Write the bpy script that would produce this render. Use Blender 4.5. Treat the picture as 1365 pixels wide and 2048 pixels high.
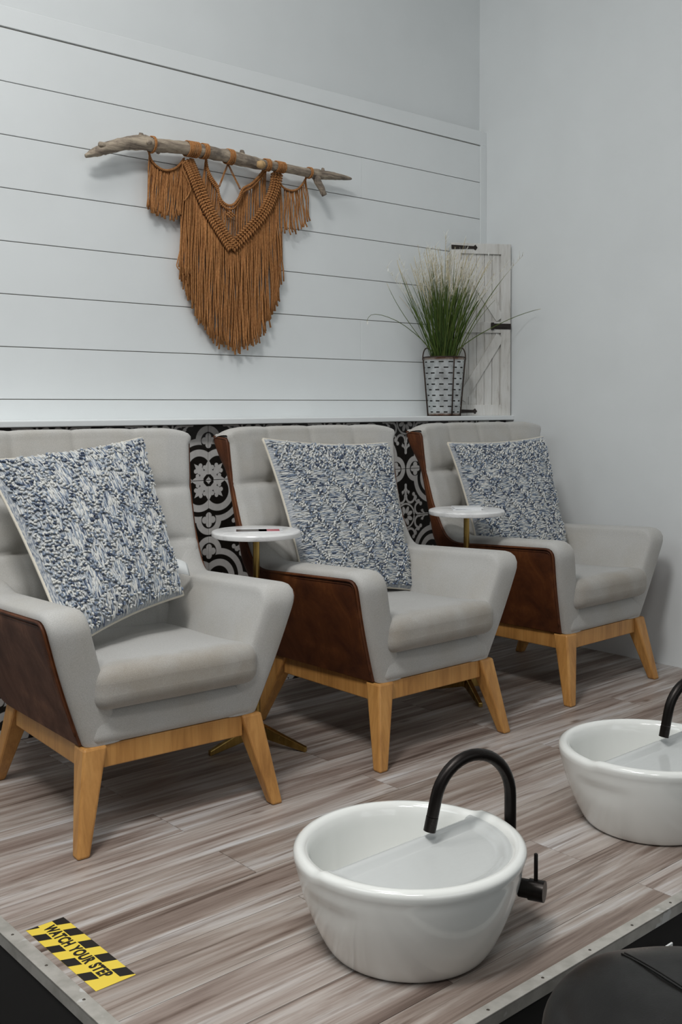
import bpy, bmesh, math, random
from mathutils import Vector, Matrix, noise
random.seed(7)
S = bpy.context.scene
for o in list(bpy.data.objects): bpy.data.objects.remove(o)
COL = S.collection

# ------------------------------------------------------------------ camera
F_PX, CY_PX = 2067.08, 880.06
CAM = Vector((-3.8082, -3.2825, 1.0698))
RGT = Vector((0.75138322, -0.6598636, -0.00181497))
UPV = Vector((0.02275154, 0.02315799, 0.9994729))
FWD = Vector((0.65947375, 0.75102845, -0.03241344))
cd = bpy.data.cameras.new('camera'); cam = bpy.data.objects.new('camera', cd); COL.objects.link(cam)
cd.sensor_fit = 'AUTO'; cd.sensor_width = 36.0
cd.lens = 36.0 * F_PX / 2048.0
cd.shift_y = -(1024.0 - CY_PX) / 2048.0
cd.clip_start = 0.02
cam.matrix_world = Matrix(((RGT.x, UPV.x, -FWD.x, CAM.x), (RGT.y, UPV.y, -FWD.y, CAM.y),
                           (RGT.z, UPV.z, -FWD.z, CAM.z), (0, 0, 0, 1)))
S.camera = cam

# ------------------------------------------------------------------ world, lights, exposure
w = bpy.data.worlds.new('world'); S.world = w; w.use_nodes = True
w.node_tree.nodes['Background'].inputs[0].default_value = (0.84, 0.93, 1.0, 1)
w.node_tree.nodes['Background'].inputs[1].default_value = 0.02

def area(name, loc, target, sx, sy, power, col=(1, 1, 1)):
    l = bpy.data.lights.new(name, 'AREA'); l.shape = 'RECTANGLE'; l.size = sx; l.size_y = sy
    l.energy = power; l.color = col
    o = bpy.data.objects.new(name, l); COL.objects.link(o); o.location = loc
    o.rotation_euler = (Vector(target) - Vector(loc)).to_track_quat('-Z', 'Y').to_euler()
    return o
area('ceiling_lamp_light', (-4.2, -2.4, 4.1), (-4.2, -2.4, 0), 1.2, 0.6, 114, (1.0, 0.99, 0.97))
area('ceiling_lamp_light', (-4.2, -4.0, 4.1), (-4.2, -4.0, 0), 1.2, 0.6, 36, (1.0, 0.99, 0.97))
area('ceiling_lamp_light', (-2.8, -1.2, 4.1), (-2.8, -1.2, 0), 1.2, 0.6, 17, (1.0, 0.99, 0.97))
area('unseen_daylight', (-5.4, -1.5, 3.0), (-1.0, -1.0, 0.8), 1.8, 1.4, 20, (0.93, 0.975, 1.0))
area('unseen_daylight', (-3.0, -6.2, 1.7), (-3.0, 0.0, 1.5), 3.5, 2.2, 29, (0.93, 0.975, 1.0))  # front fill added to lift bowl sides and wall, no window seen there

vs = S.view_settings
vs.view_transform = 'Standard'; vs.look = 'None'; vs.gamma = 1.0; vs.use_curve_mapping = False
vs.exposure = 0.0

# ------------------------------------------------------------------ helpers
def at_y(px, py, y):
    d = FWD + RGT * ((px - 682.5) / F_PX) - UPV * ((py - CY_PX) / F_PX)
    return CAM + d * ((y - CAM.y) / d.y)
def at_z(px, py, z):
    d = FWD + RGT * ((px - 682.5) / F_PX) - UPV * ((py - CY_PX) / F_PX)
    return CAM + d * ((z - CAM.z) / d.z)
def lerp(a, b, t): return a + (b - a) * t
def clamp(x, a=0.0, b=1.0): return max(a, min(b, x))
def sst(x): x = clamp(x); return x * x * (3 - 2 * x)
def sr(r, g, b):
    f = lambda c: (c / 255 / 12.92) if c / 255 <= 0.04045 else ((c / 255 + 0.055) / 1.055) ** 2.4
    return (f(r), f(g), f(b))

class MB:
    def __init__(s): s.v = []; s.f = []; s.m = []; s.c = None
    def add(s, vs, fs, mi=0):
        b = len(s.v); s.v += [tuple(p) for p in vs]
        for f in fs: s.f.append(tuple(b + i for i in f)); s.m.append(mi)
        return b
    def grid(s, rows, closed_u=False, closed_v=False, mi=0, flip=False):
        n = len(rows); m = len(rows[0]); fs = []
        for i in range(n if closed_v else n - 1):
            for j in range(m if closed_u else m - 1):
                a = i * m + j; b_ = i * m + (j + 1) % m; c = ((i + 1) % n) * m + (j + 1) % m; d = ((i + 1) % n) * m + j
                fs.append((a, d, c, b_) if flip else (a, b_, c, d))
        s.add([p for r in rows for p in r], fs, mi)
    def box(s, x0, x1, y0, y1, z0, z1, mi=0):
        vs = [(x, y, z) for x in (x0, x1) for y in (y0, y1) for z in (z0, z1)]
        s.add(vs, [(0, 1, 3, 2), (4, 6, 7, 5), (0, 4, 5, 1), (2, 3, 7, 6), (0, 2, 6, 4), (1, 5, 7, 3)], mi)
    def hexa(s, bot, top, mi=0):   # two quads, both counter-clockwise from above
        s.add(list(bot) + list(top), [(3, 2, 1, 0), (4, 5, 6, 7)] + [(i, (i + 1) % 4, (i + 1) % 4 + 4, i + 4) for i in range(4)], mi)
    def tube(s, pts, rad, n=8, cap=True, mi=0):
        pts = [Vector(p) for p in pts]; k = len(pts)
        if not hasattr(rad, '__len__'): rad = [rad] * k
        t0 = (pts[1] - pts[0]).normalized()
        ref = Vector((0, 0, 1)) if abs(t0.z) < 0.9 else Vector((1, 0, 0))
        u = t0.cross(ref).normalized(); rows = []
        for i in range(k):
            t = (pts[min(i + 1, k - 1)] - pts[max(i - 1, 0)])
            t = t.normalized() if t.length > 1e-9 else t0
            u = (u - t * u.dot(t)).normalized(); v_ = t.cross(u)
            rows.append([pts[i] + (u * math.cos(a) + v_ * math.sin(a)) * rad[i] for a in [2 * math.pi * j / n for j in range(n)]])
        b = len(s.v); s.grid(rows, closed_u=True, mi=mi)
        if cap:
            s.f.append(tuple(b + j for j in range(n - 1, -1, -1))); s.m.append(mi)
            s.f.append(tuple(b + (k - 1) * n + j for j in range(n))); s.m.append(mi)
    def lathe(s, prof, n=48, cx=0, cy=0, mi=0, flip=False):   # prof: (r,z)
        rows = [[(cx + r * math.cos(2 * math.pi * j / n), cy + r * math.sin(2 * math.pi * j / n), z) for j in range(n)] for r, z in prof]
        s.grid(rows, closed_u=True, mi=mi, flip=flip)
    def rbox(s, c, h, r, n=6, fn=None, mi=0):   # rounded box centre c, half size h, radius r
        def axis(hh):
            inner = hh - r
            m = max(2, n)
            return [-hh + r * (i / 3.0) for i in range(3)] + [lerp(-inner, inner, i / m) for i in range(m + 1)] + [inner + r * (i / 3.0) for i in range(1, 4)]
        for ax in range(3):
            o = [a for a in range(3) if a != ax]
            A, B = axis(h[o[0]]), axis(h[o[1]])
            for sg in (-1, 1):
                rows = []
                for a in A:
                    row = []
                    for b in B:
                        p = [0, 0, 0]; p[ax] = sg * h[ax]; p[o[0]] = a; p[o[1]] = b
                        q = [clamp(p[i], -(h[i] - r), h[i] - r) for i in range(3)]
                        d = Vector([p[i] - q[i] for i in range(3)])
                        if d.length > 0: d = d.normalized() * r
                        P = Vector(q) + d
                        if fn: P = fn(P)
                        row.append(P + Vector(c))
                    rows.append(row)
                s.grid(rows, mi=mi)
    def build(s, name, mats, parent=None, smooth=False, merge=0.0, bevel=0.0, autosm=None):
        me = bpy.data.meshes.new(name); me.from_pydata([tuple(p) for p in s.v], [], s.f)
        if not isinstance(mats, (list, tuple)): mats = [mats]
        for m in mats: me.materials.append(m)
        if len(mats) > 1: me.polygons.foreach_set('material_index', s.m)
        bm = bmesh.new(); bm.from_mesh(me)
        if merge: bmesh.ops.remove_doubles(bm, verts=bm.verts, dist=merge)
        bmesh.ops.recalc_face_normals(bm, faces=bm.faces)
        bm.to_mesh(me); bm.free()
        if smooth: me.polygons.foreach_set('use_smooth', [True] * len(me.polygons))
        o = bpy.data.objects.new(name, me); COL.objects.link(o)
        if parent: o.parent = parent
        if bevel:
            b = o.modifiers.new('bevel', 'BEVEL'); b.width = bevel; b.segments = 2; b.limit_method = 'ANGLE'; b.angle_limit = 0.6
        if autosm:
            for p in me.polygons: p.use_smooth = True
            bm = bmesh.new(); bm.from_mesh(me)
            for e in bm.edges:
                if len(e.link_faces) == 2 and e.calc_face_angle(0) > autosm: e.smooth = False
            bm.to_mesh(me); bm.free()
        return o

def tag(o, label, cat, group=None):
    o['label'] = label; o['category'] = cat
    if group: o['group'] = group
    return o
def struct(o, label=None, cat=None):
    o['kind'] = 'structure'
    if label: o['label'] = label
    if cat: o['category'] = cat
    return o
def empty(name, loc=(0, 0, 0), rz=0.0):
    o = bpy.data.objects.new(name, None); COL.objects.link(o); o.location = loc; o.rotation_euler = (0, 0, rz)
    o.empty_display_size = 0.05
    return o
def copy_tree(o, parent=None):
    c = o.copy(); COL.objects.link(c); c.parent = parent
    for ch in list(o.children): copy_tree(ch, c)
    return c
def poly_path(pts, radii, per=8):
    """polyline with rounded corners; returns list of (y,z) and index of each key point"""
    out = [Vector(pts[0])]
    for i in range(1, len(pts) - 1):
        p, a, b = Vector(pts[i]), Vector(pts[i - 1]), Vector(pts[i + 1]); r = radii[i]
        da = (a - p).normalized(); db = (b - p).normalized()
        s_ = p + da * r; e_ = p + db * r
        for k in range(per + 1):
            t = k / per; out.append(s_ * (1 - t) ** 2 + p * (2 * t * (1 - t)) + e_ * t * t)
    out.append(Vector(pts[-1])); return out
def resample(path, n):
    L = [0.0]
    for i in range(1, len(path)): L.append(L[-1] + (path[i] - path[i - 1]).length)
    out = []; j = 0
    for k in range(n):
        d = L[-1] * k / (n - 1)
        while j < len(L) - 2 and L[j + 1] < d: j += 1
        t = (d - L[j]) / max(1e-9, L[j + 1] - L[j]); out.append(path[j].lerp(path[j + 1], clamp(t)))
    return out
def spline(pts, n):
    """Catmull-Rom through points (Vectors of any size)"""
    P = [Vector(p) for p in pts]; P = [P[0] * 2 - P[1]] + P + [P[-1] * 2 - P[-2]]
    m = len(P) - 3; out = []
    for k in range(n):
        x = k / (n - 1) * m; i = min(int(x), m - 1); t = x - i
        a, b, c, d = P[i], P[i + 1], P[i + 2], P[i + 3]
        out.append(0.5 * ((2 * b) + (c - a) * t + (2 * a - 5 * b + 4 * c - d) * t * t + (3 * b - a - 3 * c + d) * t ** 3))
    return out

# ------------------------------------------------------------------ materials
class E:
    """tiny expression layer over math nodes"""
    nt = None
    def __init__(s, sock): s.s = sock
    @staticmethod
    def op(o, *a):
        n = E.nt.nodes.new('ShaderNodeMath'); n.operation = o
        for i, x in enumerate(a):
            if isinstance(x, E): E.nt.links.new(x.s, n.inputs[i])
            else: n.inputs[i].default_value = x
        return E(n.outputs[0])
    def __add__(s, o): return E.op('ADD', s, o)
    __radd__ = __add__
    def __sub__(s, o): return E.op('SUBTRACT', s, o)
    def __rsub__(s, o): return E.op('SUBTRACT', o, s)
    def __mul__(s, o): return E.op('MULTIPLY', s, o)
    __rmul__ = __mul__
    def __neg__(s): return E.op('MULTIPLY', s, -1.0)
def emin(*a):
    r = a[0]
    for x in a[1:]: r = E.op('MINIMUM', r, x)
    return r
def emax(*a):
    r = a[0]
    for x in a[1:]: r = E.op('MAXIMUM', r, x)
    return r
def eabs(a): return E.op('ABSOLUTE', a)
def elen(a, b): return E.op('SQRT', a * a + b * b)
def ecirc(a, b, x, y, r): return elen(a - x, b - y) - r

def mat(name, col=(0.5, 0.5, 0.5), rough=0.6, metal=0.0, spec=0.5):
    m = bpy.data.materials.new(name); m.use_nodes = True
    b = m.node_tree.nodes['Principled BSDF']
    b.inputs['Base Color'].default_value = (*col, 1); b.inputs['Roughness'].default_value = rough
    b.inputs['Metallic'].default_value = metal; b.inputs['Specular IOR Level'].default_value = spec
    return m
def nd(m, t, **kw):
    n = m.node_tree.nodes.new(t)
    for k, v in kw.items():
        if k in n.inputs: n.inputs[k].default_value = v
        else: setattr(n, k, v)
    return n
def ln(m, a, b): m.node_tree.links.new(a, b)
def bs(m): return m.node_tree.nodes['Principled BSDF']
def coords(m, kind='Object', scale=(1, 1, 1), rnd=False, rot=(0, 0, 0)):
    tc = nd(m, 'ShaderNodeTexCoord'); mp = nd(m, 'ShaderNodeMapping'); mp.inputs['Scale'].default_value = scale
    mp.inputs['Rotation'].default_value = rot
    ln(m, tc.outputs[kind], mp.inputs['Vector'])
    if rnd:
        oi = nd(m, 'ShaderNodeObjectInfo'); mu = nd(m, 'ShaderNodeMath', operation='MULTIPLY'); mu.inputs[1].default_value = 37.0
        ln(m, oi.outputs['Random'], mu.inputs[0]); cb = nd(m, 'ShaderNodeCombineXYZ')
        for i in range(3): ln(m, mu.outputs[0], cb.inputs[i])
        ln(m, cb.outputs[0], mp.inputs['Location'])
    return mp.outputs[0]
def ntex(m, vec, scale, detail=4, rough=0.55, dist=0.0):
    n = nd(m, 'ShaderNodeTexNoise'); n.inputs['Scale'].default_value = scale; n.inputs['Detail'].default_value = detail
    n.inputs['Roughness'].default_value = rough; n.inputs['Distortion'].default_value = dist
    ln(m, vec, n.inputs['Vector']); return n.outputs['Fac']
def ramp(m, fac, stops, interp='LINEAR'):
    r = nd(m, 'ShaderNodeValToRGB'); r.color_ramp.interpolation = interp
    e = r.color_ramp.elements
    while len(e) < len(stops): e.new(0.5)
    for i, (p, c) in enumerate(stops): e[i].position = p; e[i].color = (*c, 1) if len(c) == 3 else c
    ln(m, fac, r.inputs[0]); return r.outputs[0]
def mixc(m, fac, a, b, mode='MIX'):
    n = nd(m, 'ShaderNodeMix', data_type='RGBA'); n.blend_type = mode
    if isinstance(fac, float): n.inputs[0].default_value = fac
    else: ln(m, fac, n.inputs[0])
    for i, x in ((6, a), (7, b)):
        if isinstance(x, tuple): n.inputs[i].default_value = (*x, 1)
        else: ln(m, x, n.inputs[i])
    return n.outputs[2]
def bump(m, h, strength=0.3, dist=0.002):
    b = nd(m, 'ShaderNodeBump'); b.inputs['Strength'].default_value = strength; b.inputs['Distance'].default_value = dist
    ln(m, h, b.inputs['Height']); ln(m, b.outputs[0], bs(m).inputs['Normal']); return b

WALLC = (0.74, 0.77, 0.775)
M = {}
def mk_paint(name, col, rough):
    m = mat(name, col, rough); v = coords(m, 'Object')
    n = ntex(m, v, 3.0, 3); ln(m, ramp(m, n, [(0.3, tuple(c * 0.97 for c in col)), (0.7, tuple(min(1, c * 1.02) for c in col))]), bs(m).inputs['Base Color'])
    bump(m, ntex(m, v, 260, 2), 0.10, 0.0012); return m
M['wall'] = mk_paint('wall_paint', WALLC, 0.55)
M['board'] = mk_paint('shiplap_paint', (0.78, 0.81, 0.815), 0.42)
M['ledge'] = mk_paint('ledge_paint', (0.80, 0.83, 0.835), 0.35)
M['gap'] = mat('gap_dark', (0.42, 0.38, 0.34), 0.9)
M['ceil'] = mat('ceiling_white', (0.8, 0.8, 0.8), 0.9)
M['black_floor'] = mat('lower_floor', (0.018, 0.016, 0.015), 0.7)
M['riser'] = mat('riser_black', (0.012, 0.010, 0.009), 0.75)
M['grout'] = mat('grout', (0.10, 0.085, 0.075), 0.9)

# floor plank
def mk_plank():
    m = mat('vinyl_plank', rough=0.46)
    v1 = coords(m, 'Object', (0.62, 10.5, 1), rnd=True); v2 = coords(m, 'Object', (3.2, 95, 1), rnd=True); v3 = coords(m, 'Object', (1.5, 7.5, 1), rnd=True); v4 = coords(m, 'Object', (0.9, 30, 1), rnd=True)
    a = ntex(m, v1, 1.5, 6, 0.62, 0.9); b = ntex(m, v2, 1.6, 3, 0.6, 0.3); c = ntex(m, v3, 1.4, 4, 0.6, 1.6); d_ = ntex(m, v4, 1.5, 5, 0.6, 1.0)
    base = ramp(m, a, [(0.30, sr(112, 97, 89)), (0.43, sr(146, 133, 125)), (0.54, sr(174, 166, 160)), (0.66, sr(198, 197, 197)), (0.80, sr(172, 162, 155))])
    mid = ramp(m, d_, [(0.33, (0.40, 0.34, 0.31)), (0.41, (0.80, 0.77, 0.75)), (0.50, (1, 1, 1))])
    col = mixc(m, 0.75, base, mid, 'MULTIPLY')
    fine = ramp(m, b, [(0.3, (0.72, 0.69, 0.67)), (0.5, (1, 1, 1)), (0.75, (1.05, 1.05, 1.05))])
    col = mixc(m, 0.7, col, fine, 'MULTIPLY')
    # cathedral figure and knots
    wv = nd(m, 'ShaderNodeTexWave', wave_type='BANDS', bands_direction='Y'); wv.inputs['Scale'].default_value = 1.1; wv.inputs['Distortion'].default_value = 8.0
    wv.inputs['Detail'].default_value = 3; wv.inputs['Detail Scale'].default_value = 0.6; ln(m, v3, wv.inputs['Vector'])
    dk = ramp(m, wv.outputs['Fac'], [(0.0, (0.48, 0.40, 0.36)), (0.14, (0.84, 0.80, 0.77)), (0.3, (1, 1, 1))])
    col = mixc(m, ramp(m, c, [(0.50, (0, 0, 0)), (0.66, (1, 1, 1))]), col, mixc(m, 0.8, col, dk, 'MULTIPLY'))
    vk = nd(m, 'ShaderNodeTexVoronoi'); vk.inputs['Scale'].default_value = 1.0; ln(m, coords(m, 'Object', (3.0, 9.0, 1), rnd=True), vk.inputs['Vector'])
    kn = ramp(m, vk.outputs['Distance'], [(0.03, (0.35, 0.27, 0.22)), (0.10, (1, 1, 1))]); col = mixc(m, 0.8, col, kn, 'MULTIPLY')
    oi = nd(m, 'ShaderNodeObjectInfo')
    col = mixc(m, 1.0, col, ramp(m, oi.outputs['Random'], [(0, (0.86, 0.83, 0.80)), (0.5, (0.97, 0.95, 0.94)), (1, (1.05, 1.05, 1.05))]), 'MULTIPLY')
    ln(m, col, bs(m).inputs['Base Color'])
    bump(m, b, 0.10, 0.001); return m
M['plank'] = mk_plank()

# patterned tile: folded coordinates around the medallion centres
T = 0.2032; XT0 = -1.683; ZT0 = 0.8009; YT = -0.1272
def mk_tile():
    m = mat('cement_tile', rough=0.42); E.nt = m.node_tree
    ge = nd(m, 'ShaderNodeNewGeometry'); sp = nd(m, 'ShaderNodeSeparateXYZ'); ln(m, ge.outputs['Position'], sp.inputs[0])
    def fold(s, c):
        q = (E(s) - c) * (1.0 / T)
        return eabs(E.op('FLOORED_MODULO', q + 1.0, 2.0) - 1.0)
    a0 = fold(sp.outputs[0], XT0); b0 = fold(sp.outputs[2], ZT0)
    a = emax(a0, b0); b = emin(a0, b0)          # diagonal symmetry: a>=b
    lobe = ecirc(a, b, 0.2, 0.2, 0.0)
    L = lobe
    clov_d = ecirc(a, b, 0.714, 0.0, 0.0)
    # white quatrefoil bands
    ring1 = emax(L - 0.36, 0.238 - L)
    ring2 = emax(emin(emax(L - 0.555, 0.445 - L), emax(clov_d - 0.27, 0.15 - clov_d)), 0.158 - clov_d)
    ring2 = emax(ring2, 0.445 - L)
    clover = emin(ecirc(a, b, 0.714 - 0.073, 0, 0.062), ecirc(a, b, 0.714 + 0.073, 0, 0.062), ecirc(a, b, 0.714, 0.083, 0.062), clov_d - 0.06)
    # snowflake
    petal = emin(emax(eabs(a - 0.22) * 0.62 + b - 0.095, 0.1 - a), ecirc(a, b, 0.235, 0.085, 0.038))
    leaf = emin(emax(eabs(a - b) * 1.0 + eabs(a + b - 0.36) * 0.42 - 0.105, 0.2 - (a + b)), ecirc(a, b, 0.27, 0.17, 0.04))
    star = emax(emin(petal, leaf, emax(elen(a, b) - 0.2, 0.0 - a)), 0.108 - emax(a, (a + b) * 0.72))
    # wheel and scrolls near the far corner
    A = 1.0 - a; B = 1.0 - b                     # A<=B
    rr = elen(A, B)
    wheel = emax(rr - 0.275, 0.238 - rr)
    ux = A * 0.3827 + B * 0.9239; uy = A * 0.9239 - B * 0.3827
    pet = emax(elen((ux - 0.135) * 0.55, uy) - 0.043, 0.045 - rr)
    fleur = emin(emax(A - 0.032, eabs(B - 0.53) - 0.13), ecirc(A, B, 0.0, 0.655, 0.034), ecirc(A, B, 0.085, 0.505, 0.034), emax(eabs(A + B * 0.8 - 0.48) - 0.022, eabs(A - 0.05) - 0.05))
    c1 = elen(A - 0.145, B - 0.405)
    arc1 = emax(eabs(c1 - 0.125) - 0.024, B - 0.44, 0.0 - (A - 0.005))
    ball = emin(ecirc(A, B, 0.238, 0.455, 0.042), ecirc(A, B, 0.30, 0.375, 0.038))
    arc2 = emax(eabs(elen(A - 0.36, B - 0.36) - 0.07) - 0.02, A + B - 0.74)
    white = emin(ring1, ring2, clover, star, wheel, pet, fleur, arc1, ball, arc2)
    fac = E.op('MULTIPLY', white, -90.0); fac = E.op('ADD', fac, 0.5)
    n = fac.s.node; n.use_clamp = True
    v = coords(m, 'Object'); no = ntex(m, v, 60, 3)
    wh = ramp(m, no, [(0.3, (0.60, 0.59, 0.575)), (0.7, (0.68, 0.67, 0.65))]); bl = ramp(m, no, [(0.3, (0.008, 0.0065, 0.005)), (0.7, (0.013, 0.011, 0.009))])
    ln(m, mixc(m, fac.s, bl, wh), bs(m).inputs['Base Color'])
    return m
M['tile'] = mk_tile()

def mk_fabric(name, c1, c2, scale=420, rough=0.9, bs_=0.25, big=True, stain=None):
    m = mat(name, rough=rough, spec=0.25); v = coords(m, 'Object')
    vs_ = coords(m, 'Object', (1, 1, 2.6)); f = ntex(m, vs_, scale, 2, 0.7)
    v2_ = coords(m, 'Object', (2.6, 2.6, 1)); f2 = ntex(m, v2_, scale, 2, 0.7)
    ad = nd(m, 'ShaderNodeMath', operation='ADD'); ln(m, f, ad.inputs[0]); ln(m, f2, ad.inputs[1])
    hf = nd(m, 'ShaderNodeMath', operation='MULTIPLY'); ln(m, ad.outputs[0], hf.inputs[0]); hf.inputs[1].default_value = 0.5
    col = ramp(m, hf.outputs[0], [(0.36, c1), (0.64, c2)])
    if stain:
        g = ntex(m, v, 5.0, 3, 0.6); col = mixc(m, ramp(m, g, [(0.45, (0, 0, 0)), (0.75, (0.8, 0.8, 0.8))]), col, mixc(m, 1.0, col, stain, 'MULTIPLY'))
    ln(m, col, bs(m).inputs['Base Color'])
    bs(m).inputs['Sheen Weight'].default_value = 0.15
    bump(m, hf.outputs[0], bs_, 0.0012); return m
def mk_seat():
    m = mk_fabric('seat_linen', (0.345, 0.340, 0.325), (0.505, 0.50, 0.485)); E.nt = m.node_tree
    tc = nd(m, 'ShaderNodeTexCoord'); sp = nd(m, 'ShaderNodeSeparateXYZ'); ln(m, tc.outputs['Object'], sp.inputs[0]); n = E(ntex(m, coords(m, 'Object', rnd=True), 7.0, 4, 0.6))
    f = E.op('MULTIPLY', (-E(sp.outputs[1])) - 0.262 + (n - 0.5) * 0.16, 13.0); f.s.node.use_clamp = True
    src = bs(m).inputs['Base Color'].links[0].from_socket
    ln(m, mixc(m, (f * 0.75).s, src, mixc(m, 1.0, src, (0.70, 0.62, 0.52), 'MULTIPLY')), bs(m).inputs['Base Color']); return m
M['fabric'] = mk_fabric('linen_fabric', (0.375, 0.369, 0.352), (0.55, 0.545, 0.526), stain=(0.90, 0.86, 0.80))
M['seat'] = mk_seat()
def mk_leather(name, c0, c1, c2, rough, sc=9):
    m = mat(name, rough=rough); v = coords(m, 'Object', (1, 1, 0.8))
    a = ntex(m, v, sc, 6, 0.65, 0.6)
    ln(m, ramp(m, a, [(0.3, c0), (0.52, c1), (0.75, c2)]), bs(m).inputs['Base Color'])
    ln(m, ramp(m, a, [(0.3, (rough + 0.12,) * 3), (0.75, (rough - 0.08,) * 3)]), bs(m).inputs['Roughness'])
    bs(m).inputs['Specular IOR Level'].default_value = 0.35
    vo = nd(m, 'ShaderNodeTexVoronoi'); vo.inputs['Scale'].default_value = 330; ln(m, v, vo.inputs['Vector'])
    bump(m, vo.outputs['Distance'], 0.12, 0.0006); return m
M['leather'] = mk_leather('brown_leather', (0.050, 0.0135, 0.0045), (0.105, 0.032, 0.0095), (0.21, 0.074, 0.023), 0.50)
M['blackleather'] = mk_leather('black_leather', (0.005, 0.0045, 0.004), (0.009, 0.008, 0.0075), (0.016, 0.0145, 0.0135), 0.30, 5)
def mk_wood():
    m = mat('light_wood', rough=0.42); v = coords(m, 'Object', (14, 14, 1.3), rnd=True)
    a = ntex(m, v, 2.2, 5, 0.6, 0.5); v2 = coords(m, 'Object', (60, 60, 3), rnd=True); b = ntex(m, v2, 2.0, 3)
    c = ramp(m, a, [(0.25, (0.34, 0.155, 0.040)), (0.5, (0.50, 0.245, 0.068)), (0.75, (0.60, 0.32, 0.10))])
    ln(m, mixc(m, 0.5, c, ramp(m, b, [(0.3, (0.72, 0.66, 0.6)), (0.6, (1, 1, 1))]), 'MULTIPLY'), bs(m).inputs['Base Color'])
    bump(m, b, 0.08, 0.0008); return m
M['wood'] = mk_wood()
def mk_metal(name, c0, c1, rough, metal=1.0, sc=12, st=(1, 1, 1)):
    m = mat(name, c1, rough, metal); v = coords(m, 'Object', st); n = ntex(m, v, sc, 4)
    ln(m, ramp(m, n, [(0.3, c0), (0.65, c1)]), bs(m).inputs['Base Color'])
    ln(m, ramp(m, n, [(0.3, (rough + 0.1,) * 3), (0.7, (rough - 0.06,) * 3)]), bs(m).inputs['Roughness']); return m
M['brass'] = mk_metal('brushed_brass', (0.32, 0.20, 0.055), (0.52, 0.35, 0.11), 0.32, 1.0, 40, (1, 1, 0.1))
M['bronze'] = mk_metal('dark_bronze', (0.010, 0.008, 0.007), (0.022, 0.018, 0.016), 0.30, 0.7)
M['iron'] = mk_metal('black_iron', (0.018, 0.013, 0.010), (0.03, 0.022, 0.018), 0.6, 0.3)
M['rust'] = mk_metal('rusty_wire', (0.035, 0.022, 0.016), (0.06, 0.04, 0.03), 0.6, 0.5)
def mk_strip():
    m = mat('aluminium_strip', rough=0.5, metal=0.35); v = coords(m, 'Object'); n = ntex(m, v, 22, 4); sm_ = ntex(m, v, 13, 3, 0.6)
    c = ramp(m, n, [(0.3, (0.36, 0.345, 0.31)), (0.6, (0.50, 0.48, 0.44))])
    ln(m, mixc(m, ramp(m, sm_, [(0.64, (0, 0, 0)), (0.68, (1, 1, 1))]), c, (0.62, 0.62, 0.60)), bs(m).inputs['Base Color']); return m
M['strip'] = mk_strip()
M['ceramic'] = mat('white_ceramic', (0.78, 0.79, 0.76), 0.14); bs(M['ceramic']).inputs['Coat Weight'].default_value = 0.4
def mk_tray():
    m = mat('ceramic_tray', (0.55, 0.565, 0.555), 0.12); v = coords(m, 'Object', (1, 3, 1)); n = ntex(m, v, 22, 2, 0.5, 0.6); bump(m, n, 0.10, 0.004); return m  # same ceramic as the basin, colour darkened to offset strong light from above
M['tray'] = mk_tray()
def mk_marble():
    m = mat('white_marble', rough=0.25); v = coords(m, 'Object', rnd=True); n = ntex(m, v, 9, 6, 0.65, 1.6)
    ln(m, ramp(m, n, [(0.35, (0.62, 0.62, 0.62)), (0.5, (0.80, 0.80, 0.795)), (0.7, (0.84, 0.84, 0.835))]), bs(m).inputs['Base Color']); return m
M['marble'] = mk_marble()
def mk_bark():
    m = mat('driftwood', rough=0.85); v = coords(m, 'Object', (3.0, 26, 26)); a = ntex(m, v, 2.0, 6, 0.7, 1.0); v2 = coords(m, 'Object', (1, 1, 1)); b = ntex(m, v2, 16, 4, 0.6)
    c = ramp(m, a, [(0.28, (0.075, 0.058, 0.045)), (0.42, (0.22, 0.175, 0.135)), (0.58, (0.42, 0.35, 0.265)), (0.8, (0.54, 0.455, 0.345))])
    ln(m, mixc(m, ramp(m, b, [(0.50, (0, 0, 0)), (0.66, (0.7, 0.7, 0.7))]), c, (0.10, 0.082, 0.070)), bs(m).inputs['Base Color']); bump(m, a, 0.7, 0.006); return m
M['bark'] = mk_bark()
M['cutwood'] = mat('cut_wood', (0.55, 0.36, 0.17), 0.8)
def mk_cord():
    m = mat('rust_cord', rough=0.95, spec=0.15); v = coords(m, 'Object', (1, 1, 0.5)); a = ntex(m, v, 240, 3, 0.7); b = ntex(m, v, 14, 3)
    c = ramp(m, a, [(0.3, (0.235, 0.098, 0.036)), (0.5, (0.42, 0.195, 0.074)), (0.72, (0.55, 0.285, 0.118))])
    ln(m, mixc(m, 0.5, c, ramp(m, b, [(0.35, (0.75, 0.72, 0.7)), (0.65, (1.05, 1.05, 1.05))]), 'MULTIPLY'), bs(m).inputs['Base Color']); bump(m, a, 0.5, 0.002); return m
M['cord'] = mk_cord()
def mk_whitewash():
    m = mat('whitewashed_wood', rough=0.8); v = coords(m, 'Object', (30, 30, 3.2), rnd=True); a = ntex(m, v, 2.0, 6, 0.7, 0.6); v2 = coords(m, 'Object', (1, 1, 0.5)); b = ntex(m, v2, 9, 4)
    c = ramp(m, a, [(0.26, (0.36, 0.335, 0.30)), (0.45, (0.64, 0.63, 0.60)), (0.7, (0.72, 0.72, 0.70))])
    ln(m, mixc(m, 0.35, c, ramp(m, b, [(0.35, (0.75, 0.73, 0.69)), (0.6, (1, 1, 1))]), 'MULTIPLY'), bs(m).inputs['Base Color']); bump(m, a, 0.25, 0.002); return m
M['whitewash'] = mk_whitewash()
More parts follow.
